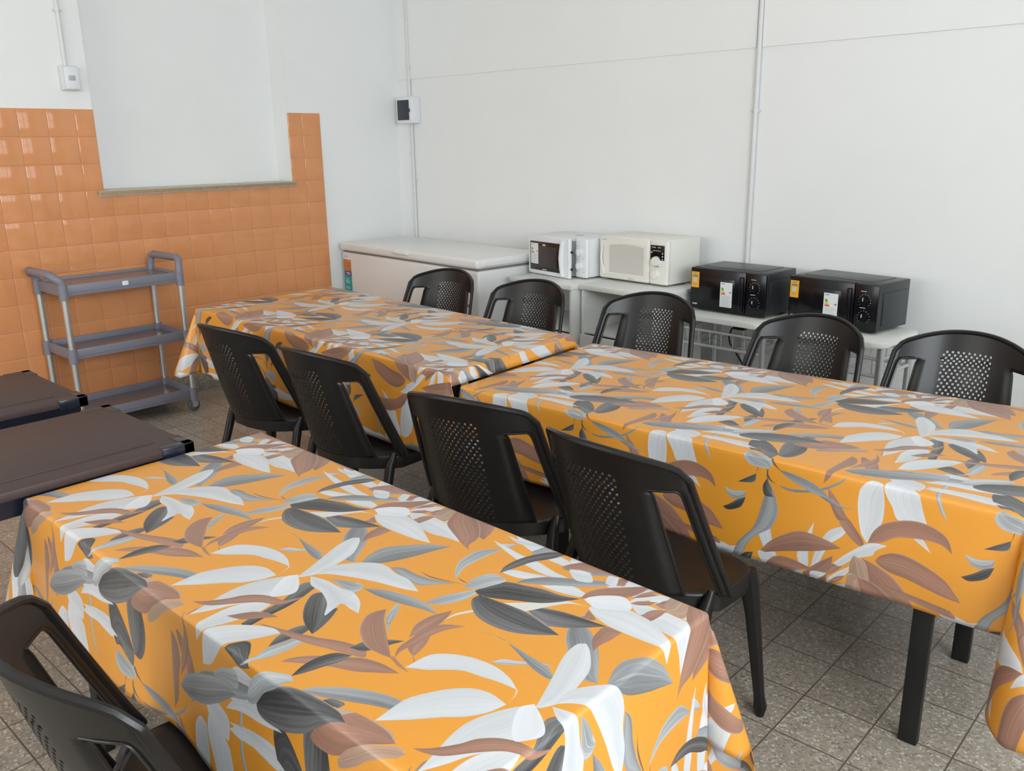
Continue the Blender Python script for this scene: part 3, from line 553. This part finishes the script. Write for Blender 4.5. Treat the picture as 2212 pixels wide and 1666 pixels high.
# ------------------------------------------------------------------ chairs
def chair_back():
    H = 0.42
    def outer(Z): return 0.274 - 0.046 * min(1, Z / 0.37)
    def warp(X, Z):
        k = (Z / H)
        return Vector((X, -0.19 - 0.118 * k ** 0.95 + 0.125 * (abs(X) / 0.245) ** 2.1, 0.43 + Z))
    def top(X): return H - 0.046 * (abs(X) / 0.225) ** 2.2
    sL0, sR0, zs, rc = 0.097, 0.236, 0.316, 0.024
    def slot(Z):
        d = max(0, Z - (zs - rc)); d = min(d, rc); ins = rc - math.sqrt(max(0, rc * rc - d * d))
        return sL0 + ins * 0.2, sR0 - 0.044 * min(1, Z / zs) - ins * 0.7
    PW, NC = 0.084, 18
    rows = [0, 0.012] + [0.012 + 0.0124 * i for i in range(1, 25)]
    rows = sorted(set([round(r, 5) for r in rows] + [zs]))
    rows = [r for r in rows if r <= zs + 1e-6]
    n_perf = len(rows)
    bm = bmesh.new()
    def colsX(Z, f=None):
        o = outer(Z); a, c = slot(min(Z, zs))
        if Z > zs: a, c = slot(zs)
        xs = [PW + (a - PW) * i / 2 for i in (1, 2)] + [a + (c - a) * i / 3 for i in (1, 2, 3)] + [c + (o - c) * i / 4 for i in (1, 2, 3, 4)]
        pf = [-PW + 2 * PW * i / NC for i in range(NC + 1)]
        return [-x for x in reversed(xs)] + pf + xs
    grid = []
    for Z in rows: grid.append([(x, Z) for x in colsX(Z)])
    last = colsX(zs)
    for kk in (0.11, 0.22, 0.33, 0.5, 0.68, 0.84, 0.95, 1.0):
        row = []
        for x in last:
            xo = x
            e = abs(x) / outer(zs)
            # rounded top corners
            zt = top(x); 
            if e > 0.88: 
                d = (e - 0.88) / 0.12; zt -= 0.032 * (1 - math.sqrt(max(0, 1 - d * d * 0.96)))
            Zc = zs + (zt - zs) * kk
            row.append((xo * (outer(Zc) / outer(zs)), Zc))
        grid.append(row)
    V = [[bm.verts.new(warp(*p)) for p in row] for row in grid]
    nx = len(grid[0]); n_side = 9
    for i in range(len(grid) - 1):
        for j in range(nx - 1):
            if i < n_perf - 1:
                if j in (n_side - 7, n_side - 6, n_side - 5): continue
                if j in (nx - 1 - (n_side - 7) - 1, nx - 1 - (n_side - 6) - 1, nx - 1 - (n_side - 5) - 1): continue
            a, b_, c, d = V[i][j], V[i][j + 1], V[i + 1][j + 1], V[i + 1][j]
            pj = j - n_side
            if 1 <= i < n_perf + 2 and 0 <= pj < NC and (pj + i) % 2 == 0:
                P = [Vector((0.5 * (grid[i][j][0] + grid[i][j + 1][0]) + sx * 0.0037, 0.5 * (grid[i][j][1] + grid[i + 1][j][1]) + sz * 0.0038)) for sx, sz in ((-1, -1), (1, -1), (1, 1), (-1, 1))]
                q = [bm.verts.new(warp(p.x, p.y)) for p in P]; o = (a, b_, c, d)
                for k in range(4): bm.faces.new((o[k], o[(k + 1) % 4], q[(k + 1) % 4], q[k]))
            else: bm.faces.new((a, b_, c, d))
    bmesh.ops.recalc_face_normals(bm, faces=bm.faces[:])
    for f in bm.faces: f.smooth = True
    # turned rim all round, and round each side opening
    m = MB(); m.bm.free(); m.bm = bm
    pts = [V[i][0].co.copy() for i in range(len(grid))] + [V[-1][j].co.copy() for j in range(1, nx - 1)] + [V[i][nx - 1].co.copy() for i in reversed(range(len(grid)))]
    pts = [p for k, p in enumerate(pts) if k == 0 or (p - pts[k - 1]).length > 0.003]
    rim = MB(); rim.tube(pts, 0.0090, 8)
    for sgn in (0, 1):
        jl, jr = n_side - 7, n_side - 4
        if sgn: jl, jr = nx - 1 - (n_side - 4), nx - 1 - (n_side - 7)
        loop = [V[i][jl].co.copy() for i in range(n_perf)] + [V[n_perf - 1][jl + 1].co.copy(), V[n_perf - 1][jl + 2].co.copy()] + [V[i][jr].co.copy() for i in reversed(range(n_perf))]
        loop = [p for k, p in enumerate(loop) if k == 0 or (p - loop[k - 1]).length > 0.003]
        rim.tube(loop, 0.0042, 6)
    return bm, rim
def build_chair():
    root = thing('plastic_chair', '-', 'chair', (0, 0, 0), 0, 'black plastic chairs at the tables')
    bm, rim = chair_back()
    me = bpy.data.meshes.new('backrest'); bm.to_mesh(me); bm.free(); me.materials.append(M['black_pl'])
    bk = bpy.data.objects.new('backrest', me); col.objects.link(bk); bk.parent = root
    md = bk.modifiers.new('thickness', 'SOLIDIFY'); md.thickness = 0.005; md.offset = 0
    rim.build('rim', M['black_pl'], bk)
    # seat: dished shell with a skirt
    def edge(ph):
        c, s = math.cos(ph), math.sin(ph)
        e = 0.30
        x = 0.248 * math.copysign(abs(c) ** (e * 1.3), c); y = -0.0025 + 0.1675 * math.copysign(abs(s) ** (e * 1.3), s)
        if y < 0: y = max(y, -0.180 + 0.135 * (abs(x) / 0.245) ** 2.2) if abs(x) < 0.25 else y
        x *= 1 - 0.015 * max(0, (y - 0.02) / 0.185)
        return x, y
    n = 56; st = MB()
    prof = [(0.04, -0.014), (0.3, -0.013), (0.6, -0.009), (0.82, -0.003), (0.93, 0.001), (0.975, 0.000), (0.995, -0.004), (1.0, -0.012), (1.004, -0.030), (1.0, -0.052), (0.985, -0.052), (0.975, -0.020), (0.6, -0.016), (0.04, -0.020)]
    V = st.grid(lambda i, j: (edge(2 * PI * i / n)[0] * prof[j][0], 0.0 + (edge(2 * PI * i / n)[1]) * prof[j][0], 0.432 + prof[j][1]), n, len(prof), closed_u=True)
    st.bm.faces.new([V[i][0] for i in range(n)]); st.bm.faces.new([V[i][-1] for i in reversed(range(n))])
    st.build('seat', M['black_pl'], root, angle=60)
    for sx in (-1, 1):
        # stile skirt joining back to seat side
        g = MB()
        g.tube([(sx * 0.220, 0.126, 0.425), (sx * 0.226, 0.130, 0.39), (sx * 0.243, 0.130, 0.30), (sx * 0.280, 0.128, 0.065), (sx * 0.282, 0.128, 0.055), (sx * 0.286, 0.128, 0.028), (sx * 0.286, 0.128, 0.0)],
               [0.026, 0.027, 0.0215, 0.0155, 0.0160, 0.0195, 0.012], 8)
        g.build('leg', M['black_pl'], root)
        g = MB()
        g.tube([(sx * 0.236, -0.066, 0.445), (sx * 0.232, -0.085, 0.40), (sx * 0.248, -0.150, 0.20), (sx * 0.262, -0.215, 0.03), (sx * 0.263, -0.220, 0.0)],
               [0.010, 0.019, 0.0175, 0.017, 0.016], 10)
        g.build('leg', M['black_pl'], root)
    return root
ch = build_chair()
spots = [
 (2.010, -2.476, 4.5, 'black plastic chair at the far left table, leftmost of the chairs seen from behind'),
 (2.660, -2.495, 2.0, 'black plastic chair with scuffed back at the far left table, second from the cart'),
 (3.474, -2.567, 11.0, 'black plastic chair where the two back tables meet, third of the chairs seen from behind'),
 (4.084, -2.603, -4.5, 'black plastic chair with its whole front leg in view, between nearest and right tables'),
 (3.985, -3.885, -5.0, 'black plastic chair cut off by the bottom left corner of the picture'),
 (1.680, -1.323, 188, 'black plastic chair in front of the chest freezer, leftmost of the far row'),
 (2.343, -1.335, 185, 'black plastic chair in front of the white microwave, second of the far row'),
 (3.075, -1.290, 188, 'black plastic chair in front of the white cabinets, middle of the far row'),
 (3.842, -1.350, 175, 'black plastic chair in front of the rightmost black microwave'),
 (4.440, -1.329, 183.5, 'black plastic chair at the right edge, last of the far row against the bare wall'),
]
for i, (x, y, a, lb) in enumerate(spots):
    o = ch if i == 0 else copy_tree(ch)
    o.location = (x, y, 0); o.rotation_euler = (0, 0, rad(a)); o['label'] = lb

# ------------------------------------------------------------------ service cart
def cart():
    X0, X1, Yl, Yr = -0.185, 0.185, -0.335, 0.335
    t = thing('service_cart', 'grey three tier plastic service cart against the orange tiled wall', 'cart', (0.236, -2.415, 0))
    def tray(z0, z1, zf):
        b = MB(); w_ = 0.012
        b.box(X0, X1, Yl, Yl + w_, z0, z1, 0.003); b.box(X0, X1, Yr - w_, Yr, z0, z1, 0.003)
        b.box(X0, X0 + w_, Yl, Yr, z0, z1, 0.003); b.box(X1 - w_, X1, Yl, Yr, z0, z1, 0.003)
        b.box(X1 - 0.004, X1 + 0.003, Yl + 0.03, Yr - 0.03, z0 + 0.02, z0 + 0.026, 0.002)
        for sx in (X0 + 0.006, X1 - 0.006):
            for sy in (Yl + 0.006, Yr - 0.006): b.tube([(sx, sy, z0 - 0.02), (sx, sy, z1 + 0.004)], 0.024, 14)
        o = b.build('tray', M['cart'], t)
        MB().box(X0 + 0.008, X1 - 0.008, Yl + 0.008, Yr - 0.008, zf - 0.008, zf).build('tray_floor', M['cart_tray'], o)
        return o
    tray(0.085, 0.145, 0.108); tray(0.445, 0.502, 0.470); tp = tray(0.795, 0.855, 0.842)
    MB().box(X1 + 0.001, X1 + 0.0035, -0.012, 0.022, 0.818, 0.842, 0.0005).build('price_tag', M['paper'], tp)
    for sx in (X0 + 0.006, X1 - 0.006):
        for sy in (Yl + 0.006, Yr - 0.006):
            MB().tube([(sx, sy, 0.09), (sx, sy, 0.84)], 0.0165, 14).build('post', M['silver'], t)
            c = MB(); c.tube([(sx, sy, 0.085), (sx, sy, 0.062)], 0.012, 10)
            c.box(sx - 0.018, sx - 0.013, sy - 0.018, sy + 0.016, 0.03, 0.066, 0.001); c.box(sx + 0.013, sx + 0.018, sy - 0.018, sy + 0.016, 0.03, 0.066, 0.001)
            cs = c.build('caster', M['silver'], t)
            MB().lathe([(0.012, -0.011), (0.033, -0.011), (0.038, -0.007), (0.038, 0.007), (0.033, 0.011), (0.012, 0.011)], 24, Matrix.Translation((sx, sy - 0.006, 0.038)) @ Matrix.Rotation(PI / 2, 4, 'Y')).build('wheel', M['rubber'], cs)
            MB().lathe([(0.004, -0.019), (0.012, -0.019), (0.012, 0.019), (0.004, 0.019)], 14, Matrix.Translation((sx, sy - 0.006, 0.038)) @ Matrix.Rotation(PI / 2, 4, 'Y')).build('hub', M['silver'], cs)
    xa, xb = X0 + 0.006, X1 - 0.006
    def handle(y0, dy, zt):
        z0 = 0.85; P = []
        for x, first in ((xa, 1), (xb, 0)):
            s = 1 if first else -1
            arc = [(x, y0, z0), (x, y0 + dy * 0.2, z0 + (zt - z0) * 0.45), (x + s * 0.008, y0 + dy * 0.75, zt - 0.014), (x + s * 0.035, y0 + dy, zt)]
            P += arc if first else arc[::-1]
        MB().tube(P, 0.0215, 14).build('handle', M['cart'], t)
    handle(Yl + 0.006, -0.045, 0.915); handle(Yr - 0.006, 0.012, 0.935)
cart()

# ------------------------------------------------------------------ chest freezer
def label_lines(parent, m, rects, face, mtx=None, d=0.0004, name='print_line'):
    b = MB()
    for (a0, a1, z0, z1) in rects: b.box(a0, a1, face - d, face, z0, z1)
    return b.build(name, m, parent, smooth=False)
RB = rad(-4.8)
t = thing('chest_freezer', 'white chest freezer along the back wall in the corner', 'freezer', (0.045, -0.640, 0), rad(-5.3))
FW, FD = 1.56, 0.575
MB().box(0, FW, 0, FD, 0.035, 0.806, 0.018, 3).build('body', M['enamel'], t)
MB().box(0.012, FW - 0.012, 0.012, FD - 0.012, 0.800, 0.824, 0.004).build('gasket', M['gasket'], t)
b = MB(); b.box(-0.006, FW + 0.006, -0.012, FD + 0.004, 0.818, 0.876, 0.017, 4)
lid = b.build('lid', M['enamel'], t)
b = MB(); b.box(0.69, 0.86, -0.030, 0.012, 0.848, 0.866, 0.008, 3); b.build('lid_handle', M['enamel'], lid)
b = MB(); b.box(FW - 0.004, FW + 0.012, 0.03, 0.46, 0.830, 0.862, 0.007, 3); b.build('lid_side_grip', M['enamel'], lid)
for x in (0.08, FW - 0.08):
    for y in (0.08, FD - 0.08): MB().tube([(x, y, 0), (x, y, 0.04)], 0.025, 12).build('foot', M['gasket'], t)
st = MB().box(0.018, 0.118, -0.0012, 0.002, 0.48, 0.752).build('sticker', M['teal'], t, smooth=False); st['label'] = 'tall teal sticker with a food photo at the top'
MB().box(0.018, 0.118, -0.0018, -0.001, 0.672, 0.752).build('food_photo', M['food'], st, smooth=False)
MB().box(0.034, 0.118, -0.0022, -0.001, 0.634, 0.668).build('purple_band', M['purple'], st, smooth=False)
label_lines(st, M['paper'], [(0.050, 0.105, 0.654, 0.659), (0.058, 0.100, 0.643, 0.648), (0.040, 0.075, 0.606, 0.611), (0.040, 0.088, 0.592, 0.597), (0.040, 0.088, 0.580, 0.585), (0.040, 0.082, 0.548, 0.552), (0.040, 0.090, 0.538, 0.542), (0.090, 0.108, 0.490, 0.498)], -0.0023, name='sticker_text')
label_lines(t, M['faint'], [(0.03, 0.075, 0.768, 0.778), (0.036, 0.068, 0.781, 0.788)], -0.0012, name='badge')
# shipping label on the front right and a key lock
b = MB().box(1.30, 1.42, -0.0010, 0.002, 0.50, 0.76).build('rating_label', M['paper'], t, smooth=False)
label_lines(b, M['faint'], [(1.312, 1.39 + 0.01 * (k % 2), 0.735 - 0.022 * k, 0.741 - 0.022 * k) for k in range(10)], -0.0016, name='label_text')
MB().lathe([(0.010, 0), (0.010, 0.004), (0.006, 0.007)], 16, Matrix.Translation((1.462, 0, 0.585)) @ Matrix.Rotation(PI / 2, 4, 'X')).build('lock', M['gasket'], t)

# ------------------------------------------------------------------ white cabinets and microwave stands
def cabinet(label, x, y, wd, dp, h, rz, shelf_z, split):
    t = thing('kitchen_cabinet', label, 'cabinet', (x, y, 0), rz, 'white base cabinets under the microwaves')
    b = MB(); b.box(-0.008, wd + 0.008, -0.014, dp, h - 0.028, h, 0.003); b.build('top_board', M['laminate'], t)
    b = MB(); k = 0.018
    b.box(0, k, 0, dp, 0.06, h - 0.028, 0.0015); b.box(wd - k, wd, 0, dp, 0.06, h - 0.028, 0.0015); b.box(k, wd - k, dp - 0.008, dp, 0.06, h - 0.028)
    b.box(k, wd - k, 0.01, dp - 0.008, shelf_z - 0.018, shelf_z, 0.0015); b.box(k, wd - k, 0.01, dp - 0.008, 0.06, 0.078); b.box(0.0, wd, 0.04, 0.058, 0, 0.06)
    b.box(0, k, 0.3, dp, 0, 0.06); b.box(wd - k, wd, 0.3, dp, 0, 0.06)
    b.build('carcass', M['laminate'], t)
    for kx in range(split):
        a = k * 0.2 + (wd - 0.4 * k) * kx / split + 0.0015; e = k * 0.2 + (wd - 0.4 * k) * (kx + 1) / split - 0.0015
        d = MB().box(a, e, -0.017, -0.001, 0.07, shelf_z - 0.022, 0.0015).build('door', M['laminate'], t)
        hx = e - 0.03 if kx == 0 else a + 0.03
        MB().box(hx - 0.005, hx + 0.005, -0.036, -0.016, shelf_z - 0.115, shelf_z - 0.055, 0.003).build('handle', M['grey_pl'], d)
    MB().box(0.09, 0.102, 0.002, 0.008, h - 0.062, h - 0.046).build('cam_fixing', M['grey_pl'], t)
    return t
cabinet('white open cabinet under the white microwave with the dark door', 1.700, -0.590, 0.515, 0.43, 0.765, rad(-5.5), 0.50, 1)
cabinet('white open cabinet with two doors under the cream microwave', 2.240, -0.585, 0.540, 0.43, 0.768, rad(-5.5), 0.50, 2)
def rounded_rect(x0, x1, y0, y1, r, n=6):
    o = []
    for cx, cy, a0 in ((x1 - r, y1 - r, 0), (x0 + r, y1 - r, 90), (x0 + r, y0 + r, 180), (x1 - r, y0 + r, 270)):
        for k in range(n + 1): a = rad(a0 + 90 * k / n); o.append((cx + r * math.cos(a), cy + r * math.sin(a)))
    return o
def stand(label, x, y, wd, dp, h, rz):
    t = thing('microwave_stand', label, 'stand', (x, y, 0), rz, 'white topped tube microwave stands')
    MB().prism(rounded_rect(0, wd, 0, dp, 0.055), h - 0.026, h, bev=0.004).build('top_board', M['laminate'], t)
    for lx in (0.025, wd - 0.025):
        for ly in (0.05, dp - 0.05): MB().tube([(lx, ly, 0), (lx, ly, h - 0.026)], 0.016, 14).build('leg', M['silver'], t)
    fr = MB()
    for zz, r in ((h - 0.085, 0.007), (h - 0.165, 0.0085)):
        fr.tube([(0.025, 0.05, zz), (wd - 0.025, 0.05, zz)], r, 8); fr.tube([(0.025, dp - 0.05, zz), (wd - 0.025, dp - 0.05, zz)], r, 8)
        fr.tube([(0.025, 0.05, zz), (0.025, dp - 0.05, zz)], r, 8); fr.tube([(wd - 0.025, 0.05, zz), (wd - 0.025, dp - 0.05, zz)], r, 8)
    bs = fr.build('basket_frame', M['wire'], t)
    wz = MB(); nw = 7
    for k in range(nw):
        xx = 0.06 + (wd - 0.12) * k / (nw - 1)
        wz.tube([(xx, 0.05, h - 0.085), (xx, 0.053, h - 0.150), (xx, 0.065, h - 0.165), (xx, dp - 0.065, h - 0.165), (xx, dp - 0.053, h - 0.150), (xx, dp - 0.05, h - 0.085)], 0.0028, 6)
    wz.build('wires', M['wire'], bs)
    MB().box(0.03, wd - 0.03, 0.06, dp - 0.06, 0.20, 0.216, 0.003).build('lower_shelf', M['laminate'], t)
    return t
stand('white topped stand under the first black microwave', 2.838, -0.545, 0.535, 0.42, 0.668, rad(-3.5))
stand('white topped stand under the rightmost black microwave', 3.398, -0.580, 0.57, 0.42, 0.668, rad(-4.5))
t = thing('power_cord', 'black plug and cord hanging below the first black microwave', 'cord', (3.20, -0.46, 0.55))
MB().box(-0.045, 0.02, -0.02, 0.02, 0.055, 0.085, 0.006).build('plug', M['cord'], t)
MB().tube([(-0.04, 0, 0.07), (-0.062, 0.0, 0.05), (-0.075, 0.0, 0.01), (-0.070, 0.01, -0.03), (-0.045, 0.01, -0.06), (-0.02, 0.02, -0.10), (0.02, 0.03, -0.17), (0.05, 0.03, -0.26)], 0.0045, 8).build('cable', M['cord'], t)

# ------------------------------------------------------------------ microwaves
def energy_label(parent, x0, x1, z0, z1, face):
    w_, h_ = x1 - x0, z1 - z0
    p = MB().box(x0, x1, face - 0.0008, face + 0.001, z0, z1).build('energy_label', M['paper'], parent, smooth=False)
    f = face - 0.0012
    for k, (c, l) in enumerate((('green', .16), ('green', .20), ('yellow', .24), ('amber', .28), ('red', .33))):
        zt = z1 - h_ * (0.22 + 0.055 * k)
        MB().box(x0 + w_ * .10, x0 + w_ * (.10 + l), f, face, zt - h_ * .048, zt).build('rating_band', M[c], p, smooth=False)
    label_lines(p, M['ink'], [(x0 + w_ * .08, x0 + w_ * .38, z1 - h_ * .08, z1 - h_ * .055), (x0 + w_ * .78, x0 + w_ * .92, z1 - h_ * .42, z1 - h_ * .36)], f, name='label_heading')
    label_lines(p, M['faint'], [(x0 + w_ * .08, x0 + w_ * (.9 - .1 * (k % 3)), z0 + h_ * (.06 + .055 * k), z0 + h_ * (.078 + .055 * k)) for k in range(8)], f, name='label_text')
    return p
def black_microwave(label, x, y, z, wd, dp, h, rz):
    t = thing('microwave_oven', label, 'microwave', (x, y, z), rz, 'black microwave ovens with energy labels')
    b = MB(); b.box(0.006, wd - 0.004, 0.018, dp, 0.012, h, 0.006); b.build('case', M['oven_case'], t)
    # pressed panels on the top and the right side
    b = MB(); b.box(0.05, wd - 0.06, 0.05, dp - 0.03, h - 0.001, h + 0.0025, 0.002); b.build('top_panel', M['oven_case'], t)
    b = MB(); b.box(wd - 0.006, wd + 0.0005, 0.050, dp - 0.02, 0.035, h - 0.045, 0.003); b.build('side_panel', M['oven_case'], t)
    d = MB().box(0, wd * .742, 0, 0.020, 0.010, h - 0.003, 0.005).build('door', M['oven_black'], t)
    MB().box(wd * .12, wd * .60, -0.0012, 0.002, 0.055, h - 0.05, 0.0008).build('door_window', M['oven_black'], d)
    g = MB(); g.box(wd * .675, wd * .725, -0.016, 0.003, 0.028, h - 0.028, 0.006, 3); g.build('handle', M['oven_black'], d)
    cp = MB().box(wd * .748, wd, 0, 0.020, 0.010, h - 0.003, 0.005).build('control_panel', M['oven_black'], t)
    kx = wd * .86
    for kz in (h * .66, h * .33):
        k_ = MB().lathe([(0.022, 0.0), (0.022, 0.008), (0.019, 0.017), (0.006, 0.018)], 24, Matrix.Translation((kx, 0, kz)) @ Matrix.Rotation(PI / 2, 4, 'X')).build('knob', M['oven_black'], cp)
        MB().box(kx - 0.002, kx + 0.002, -0.0195, -0.017, kz, kz + 0.016).build('pointer', M['faint'], k_)
        b = MB()
        for q in range(11):
            a = rad(-130 + 26 * q)
            b.box(kx + 0.030 * math.sin(a) - 0.0014, kx + 0.030 * math.sin(a) + 0.0014, -0.0006, 0.001, kz + 0.030 * math.cos(a) - 0.0014, kz + 0.030 * math.cos(a) + 0.0014)
        b.box(kx - 0.022, kx + 0.006, -0.0006, 0.001, kz + 0.042, kz + 0.045)
        b.build('dial_marks', M['faint'], cp, smooth=False)
    energy_label(d, wd * .415, wd * .575, h * .16, h * .72, -0.0014)
    s = MB().box(0.006, 0.054, -0.0012, 0.002, h * .53, h * .89).build('amber_sticker', M['amber'], d, smooth=False); s['label'] = 'amber sticker with dark print'
    MB().box(0.013, 0.047, -0.0017, 0, h * .775, h * .815).build('sticker_band', M['ink'], s, smooth=False)
    MB().box(0.018, 0.040, -0.0017, 0, h * .655, h * .750).build('sticker_square', M['faint'], s, smooth=False)
    label_lines(s, M['ink'], [(0.018, 0.040, h * .60, h * .612), (0.020, 0.040, h * .845, h * .86)], -0.0017, name='sticker_text')
    b = MB()
    for k, (l0, l1) in enumerate(((0.018, 0.0235), (0.0255, 0.030), (0.032, 0.039), (0.041, 0.046))): b.box(l0, l1, -0.0008, 0.002, h * .142 - 0.001, h * .172)
    b.build('logo', M['faint'], d, smooth=False)
    for fx in (0.05, wd - 0.05):
        for fy in (0.05, dp - 0.04): MB().tube([(fx, fy, 0), (fx, fy, 0.014)], 0.013, 10).build('foot', M['cord'], t)
black_microwave('black microwave on the left stand, beside the cream microwave', 2.855, -0.412, 0.668, 0.455, 0.30, 0.234, rad(-4.3))
black_microwave('black microwave at the right end of the row', 3.408, -0.392, 0.668, 0.472, 0.29, 0.236, rad(-9.0))
# white microwave with its door ajar
t = thing('microwave_oven', 'white microwave with a dark door standing slightly open', 'microwave', (1.690, -0.398, 0.765), rad(-5.0))
Wm, Hm, Dm = 0.478, 0.242, 0.30
MB().box(0.004, Wm - 0.004, 0.016, Dm, 0.010, Hm - 0.004, 0.010).build('case', M['white_pl'], t)
MB().box(0.012, Wm - 0.1, 0.012, 0.018, 0.02, Hm - 0.02).build('cavity_front', M['grey_pl'], t)
cp = MB().box(Wm - 0.098, Wm, 0, 0.03, 0.008, Hm, 0.014, 3).build('control_panel', M['white_pl'], t)
for kz in (Hm * .66, Hm * .33):
    kx = Wm - 0.056
    k_ = MB().lathe([(0.023, 0), (0.023, 0.006), (0.020, 0.018), (0.006, 0.019)], 24, Matrix.Translation((kx, 0, kz)) @ Matrix.Rotation(PI / 2, 4, 'X')).build('knob', M['white_pl'], cp)
    MB().box(kx - 0.003, kx + 0.003, -0.0225, -0.016, kz - 0.018, kz + 0.018, 0.002).build('grip', M['white_pl'], k_)
    label_lines(cp, M['ink'], [(kx - 0.032, kx - 0.012, kz + 0.034, kz + 0.036), (kx - 0.03, kx - 0.018, kz - 0.036, kz - 0.034), (kx + 0.028, kx + 0.036, kz - 0.020, kz - 0.017), (kx + 0.020, kx + 0.034, kz - 0.036, kz - 0.034)], 0.0002, name='dial_marks')
MB().lathe([(0.028, 0), (0.028, 0.001), (0.004, 0.0012)], 24, Matrix.Translation((0.27, 0.16, Hm - 0.004))).build('roof_mark', M['grey_pl'], t)
hg = bpy.data.objects.new('door', None)
b = MB(); dw = 0.400
b.box(0, dw, -0.026, 0, 0.004, Hm + 0.002, 0.010, 3)
dr = b.build('door', M['white_pl'], t); dr.location = (0.0, 0.006, 0); dr.rotation_euler = (0, 0, rad(-6.5))
bpy.data.objects.remove(hg)
MB().box(0.024, 0.318, -0.0285, -0.022, 0.030, Hm - 0.036, 0.002).build('door_glass', M['oven_glass'], dr)
MB().box(0.112, 0.285, -0.0290, -0.024, 0.052, Hm - 0.062, 0.001).build('door_window', M['oven_mesh'], dr)
b = MB(); b.tube([(dw - 0.055, -0.030, 0.016), (dw - 0.060, -0.034, 0.07), (dw - 0.062, -0.036, Hm / 2), (dw - 0.060, -0.034, Hm - 0.07), (dw - 0.055, -0.030, Hm - 0.016)], [0.014, 0.016, 0.017, 0.016, 0.014], 10); b.build('handle', M['white_pl'], dr)
b = MB(); b.box(dw - 0.006, dw + 0.014, -0.014, -0.006, 0.055, 0.067); b.box(dw - 0.006, dw + 0.014, -0.014, -0.006, Hm - 0.085, Hm - 0.073); b.build('latch', M['cord'], dr)
energy_label(dr, 0.034, 0.106, 0.068, Hm - 0.048, -0.0290)
label_lines(dr, M['faint'], [(0.150, 0.178, Hm - 0.060, Hm - 0.050), (0.146, 0.190, 0.036, 0.041)], -0.0289, name='logo')
for fx in (0.05, Wm - 0.05):
    for fy in (0.05, Dm - 0.04): MB().tube([(fx, fy, 0), (fx, fy, 0.014)], 0.013, 10).build('foot', M['cord'], t)
# cream microwave
t = thing('microwave_oven', 'cream coloured microwave with pale window beside the white microwave', 'microwave', (2.196, -0.352, 0.768), rad(-6.0))
Wm, Hm, Dm = 0.512, 0.260, 0.285
MB().box(0.004, Wm - 0.002, 0.02, Dm, 0.012, Hm, 0.006).build('case', M['cream'], t)
dr = MB().box(0, Wm * .742, -0.006, 0.022, 0.010, Hm - 0.002, 0.012, 3).build('door', M['cream'], t)
# sunken pale window with a bowed top
def bow(x0, x1, z0, z1, inset):
    n = 12; o = [(x1, z0), (x0, z0)] if False else []
    pts = [(x0, z0), (x1, z0)] + [(x1 + (x0 - x1) * k / n, z1 + 0.010 * math.sin(PI * k / n)) for k in range(n + 1)]
    return pts
b = MB(); b.prism(bow(0.040, 0.362, 0.038, Hm - 0.042, 0), 0.0, 0.004, Matrix.Translation((0, -0.0062, 0)) @ Matrix.Rotation(PI / 2, 4, 'X')); b.build('door_frame', M['cream'], dr)
b = MB(); b.prism(bow(0.085, 0.345, 0.050, Hm - 0.052, 0), 0.0, 0.004, Matrix.Translation((0, -0.0075, 0)) @ Matrix.Rotation(PI / 2, 4, 'X')); b.build('door_window', M['cream_win'], dr)
b = MB(); b.tube([(0.030, -0.010, Hm - 0.06), (0.022, -0.014, Hm * .5), (0.044, -0.012, 0.035)], [0.005, 0.007, 0.005], 8); b.build('moulding', M['cream'], dr)
label_lines(dr, M['faint'], [(0.022, 0.060, Hm - 0.026, Hm - 0.019), (0.225, 0.270, 0.020, 0.027)], -0.0064, name='logo')
cp = MB().box(Wm * .745, Wm, -0.006, 0.022, 0.010, Hm - 0.002, 0.012, 3).build('control_panel', M['cream'], t)
MB().box(Wm - 0.122, Wm - 0.024, -0.0078, -0.004, Hm - 0.112, Hm - 0.030, 0.001).build('display', M['oven_black'], cp)
label_lines(cp, M['faint'], [(Wm - 0.11, Wm - 0.085, Hm - 0.044, Hm - 0.040), (Wm - 0.07, Wm - 0.05, Hm - 0.044, Hm - 0.040), (Wm - 0.105, Wm - 0.05, Hm - 0.062, Hm - 0.059), (Wm - 0.118, Wm - 0.108, Hm - 0.074, Hm - 0.066), (Wm - 0.040, Wm - 0.032, Hm - 0.078, Hm - 0.070), (Wm - 0.040, Wm - 0.032, Hm - 0.094, Hm - 0.086), (Wm - 0.040, Wm - 0.032, Hm - 0.108, Hm - 0.102)], -0.0080, name='display_marks')
for kx, kz, kr in ((Wm - 0.080, Hm - 0.118, 0.028), (Wm - 0.082, 0.068, 0.025)):
    MB().lathe([(kr, 0), (kr, 0.006), (kr * .88, 0.018), (0.006, 0.020)], 26, Matrix.Translation((kx, -0.006, kz)) @ Matrix.Rotation(PI / 2, 4, 'X')).build('knob', M['cream'], cp)
label_lines(cp, M['ink'], [(Wm - 0.094, Wm - 0.058, 0.110, 0.114)], -0.0064, name='knob_mark')
for fx in (0.05, Wm - 0.05):
    for fy in (0.05, Dm - 0.04): MB().tube([(fx, fy, 0), (fx, fy, 0.014)], 0.013, 10).build('foot', M['cord'], t)
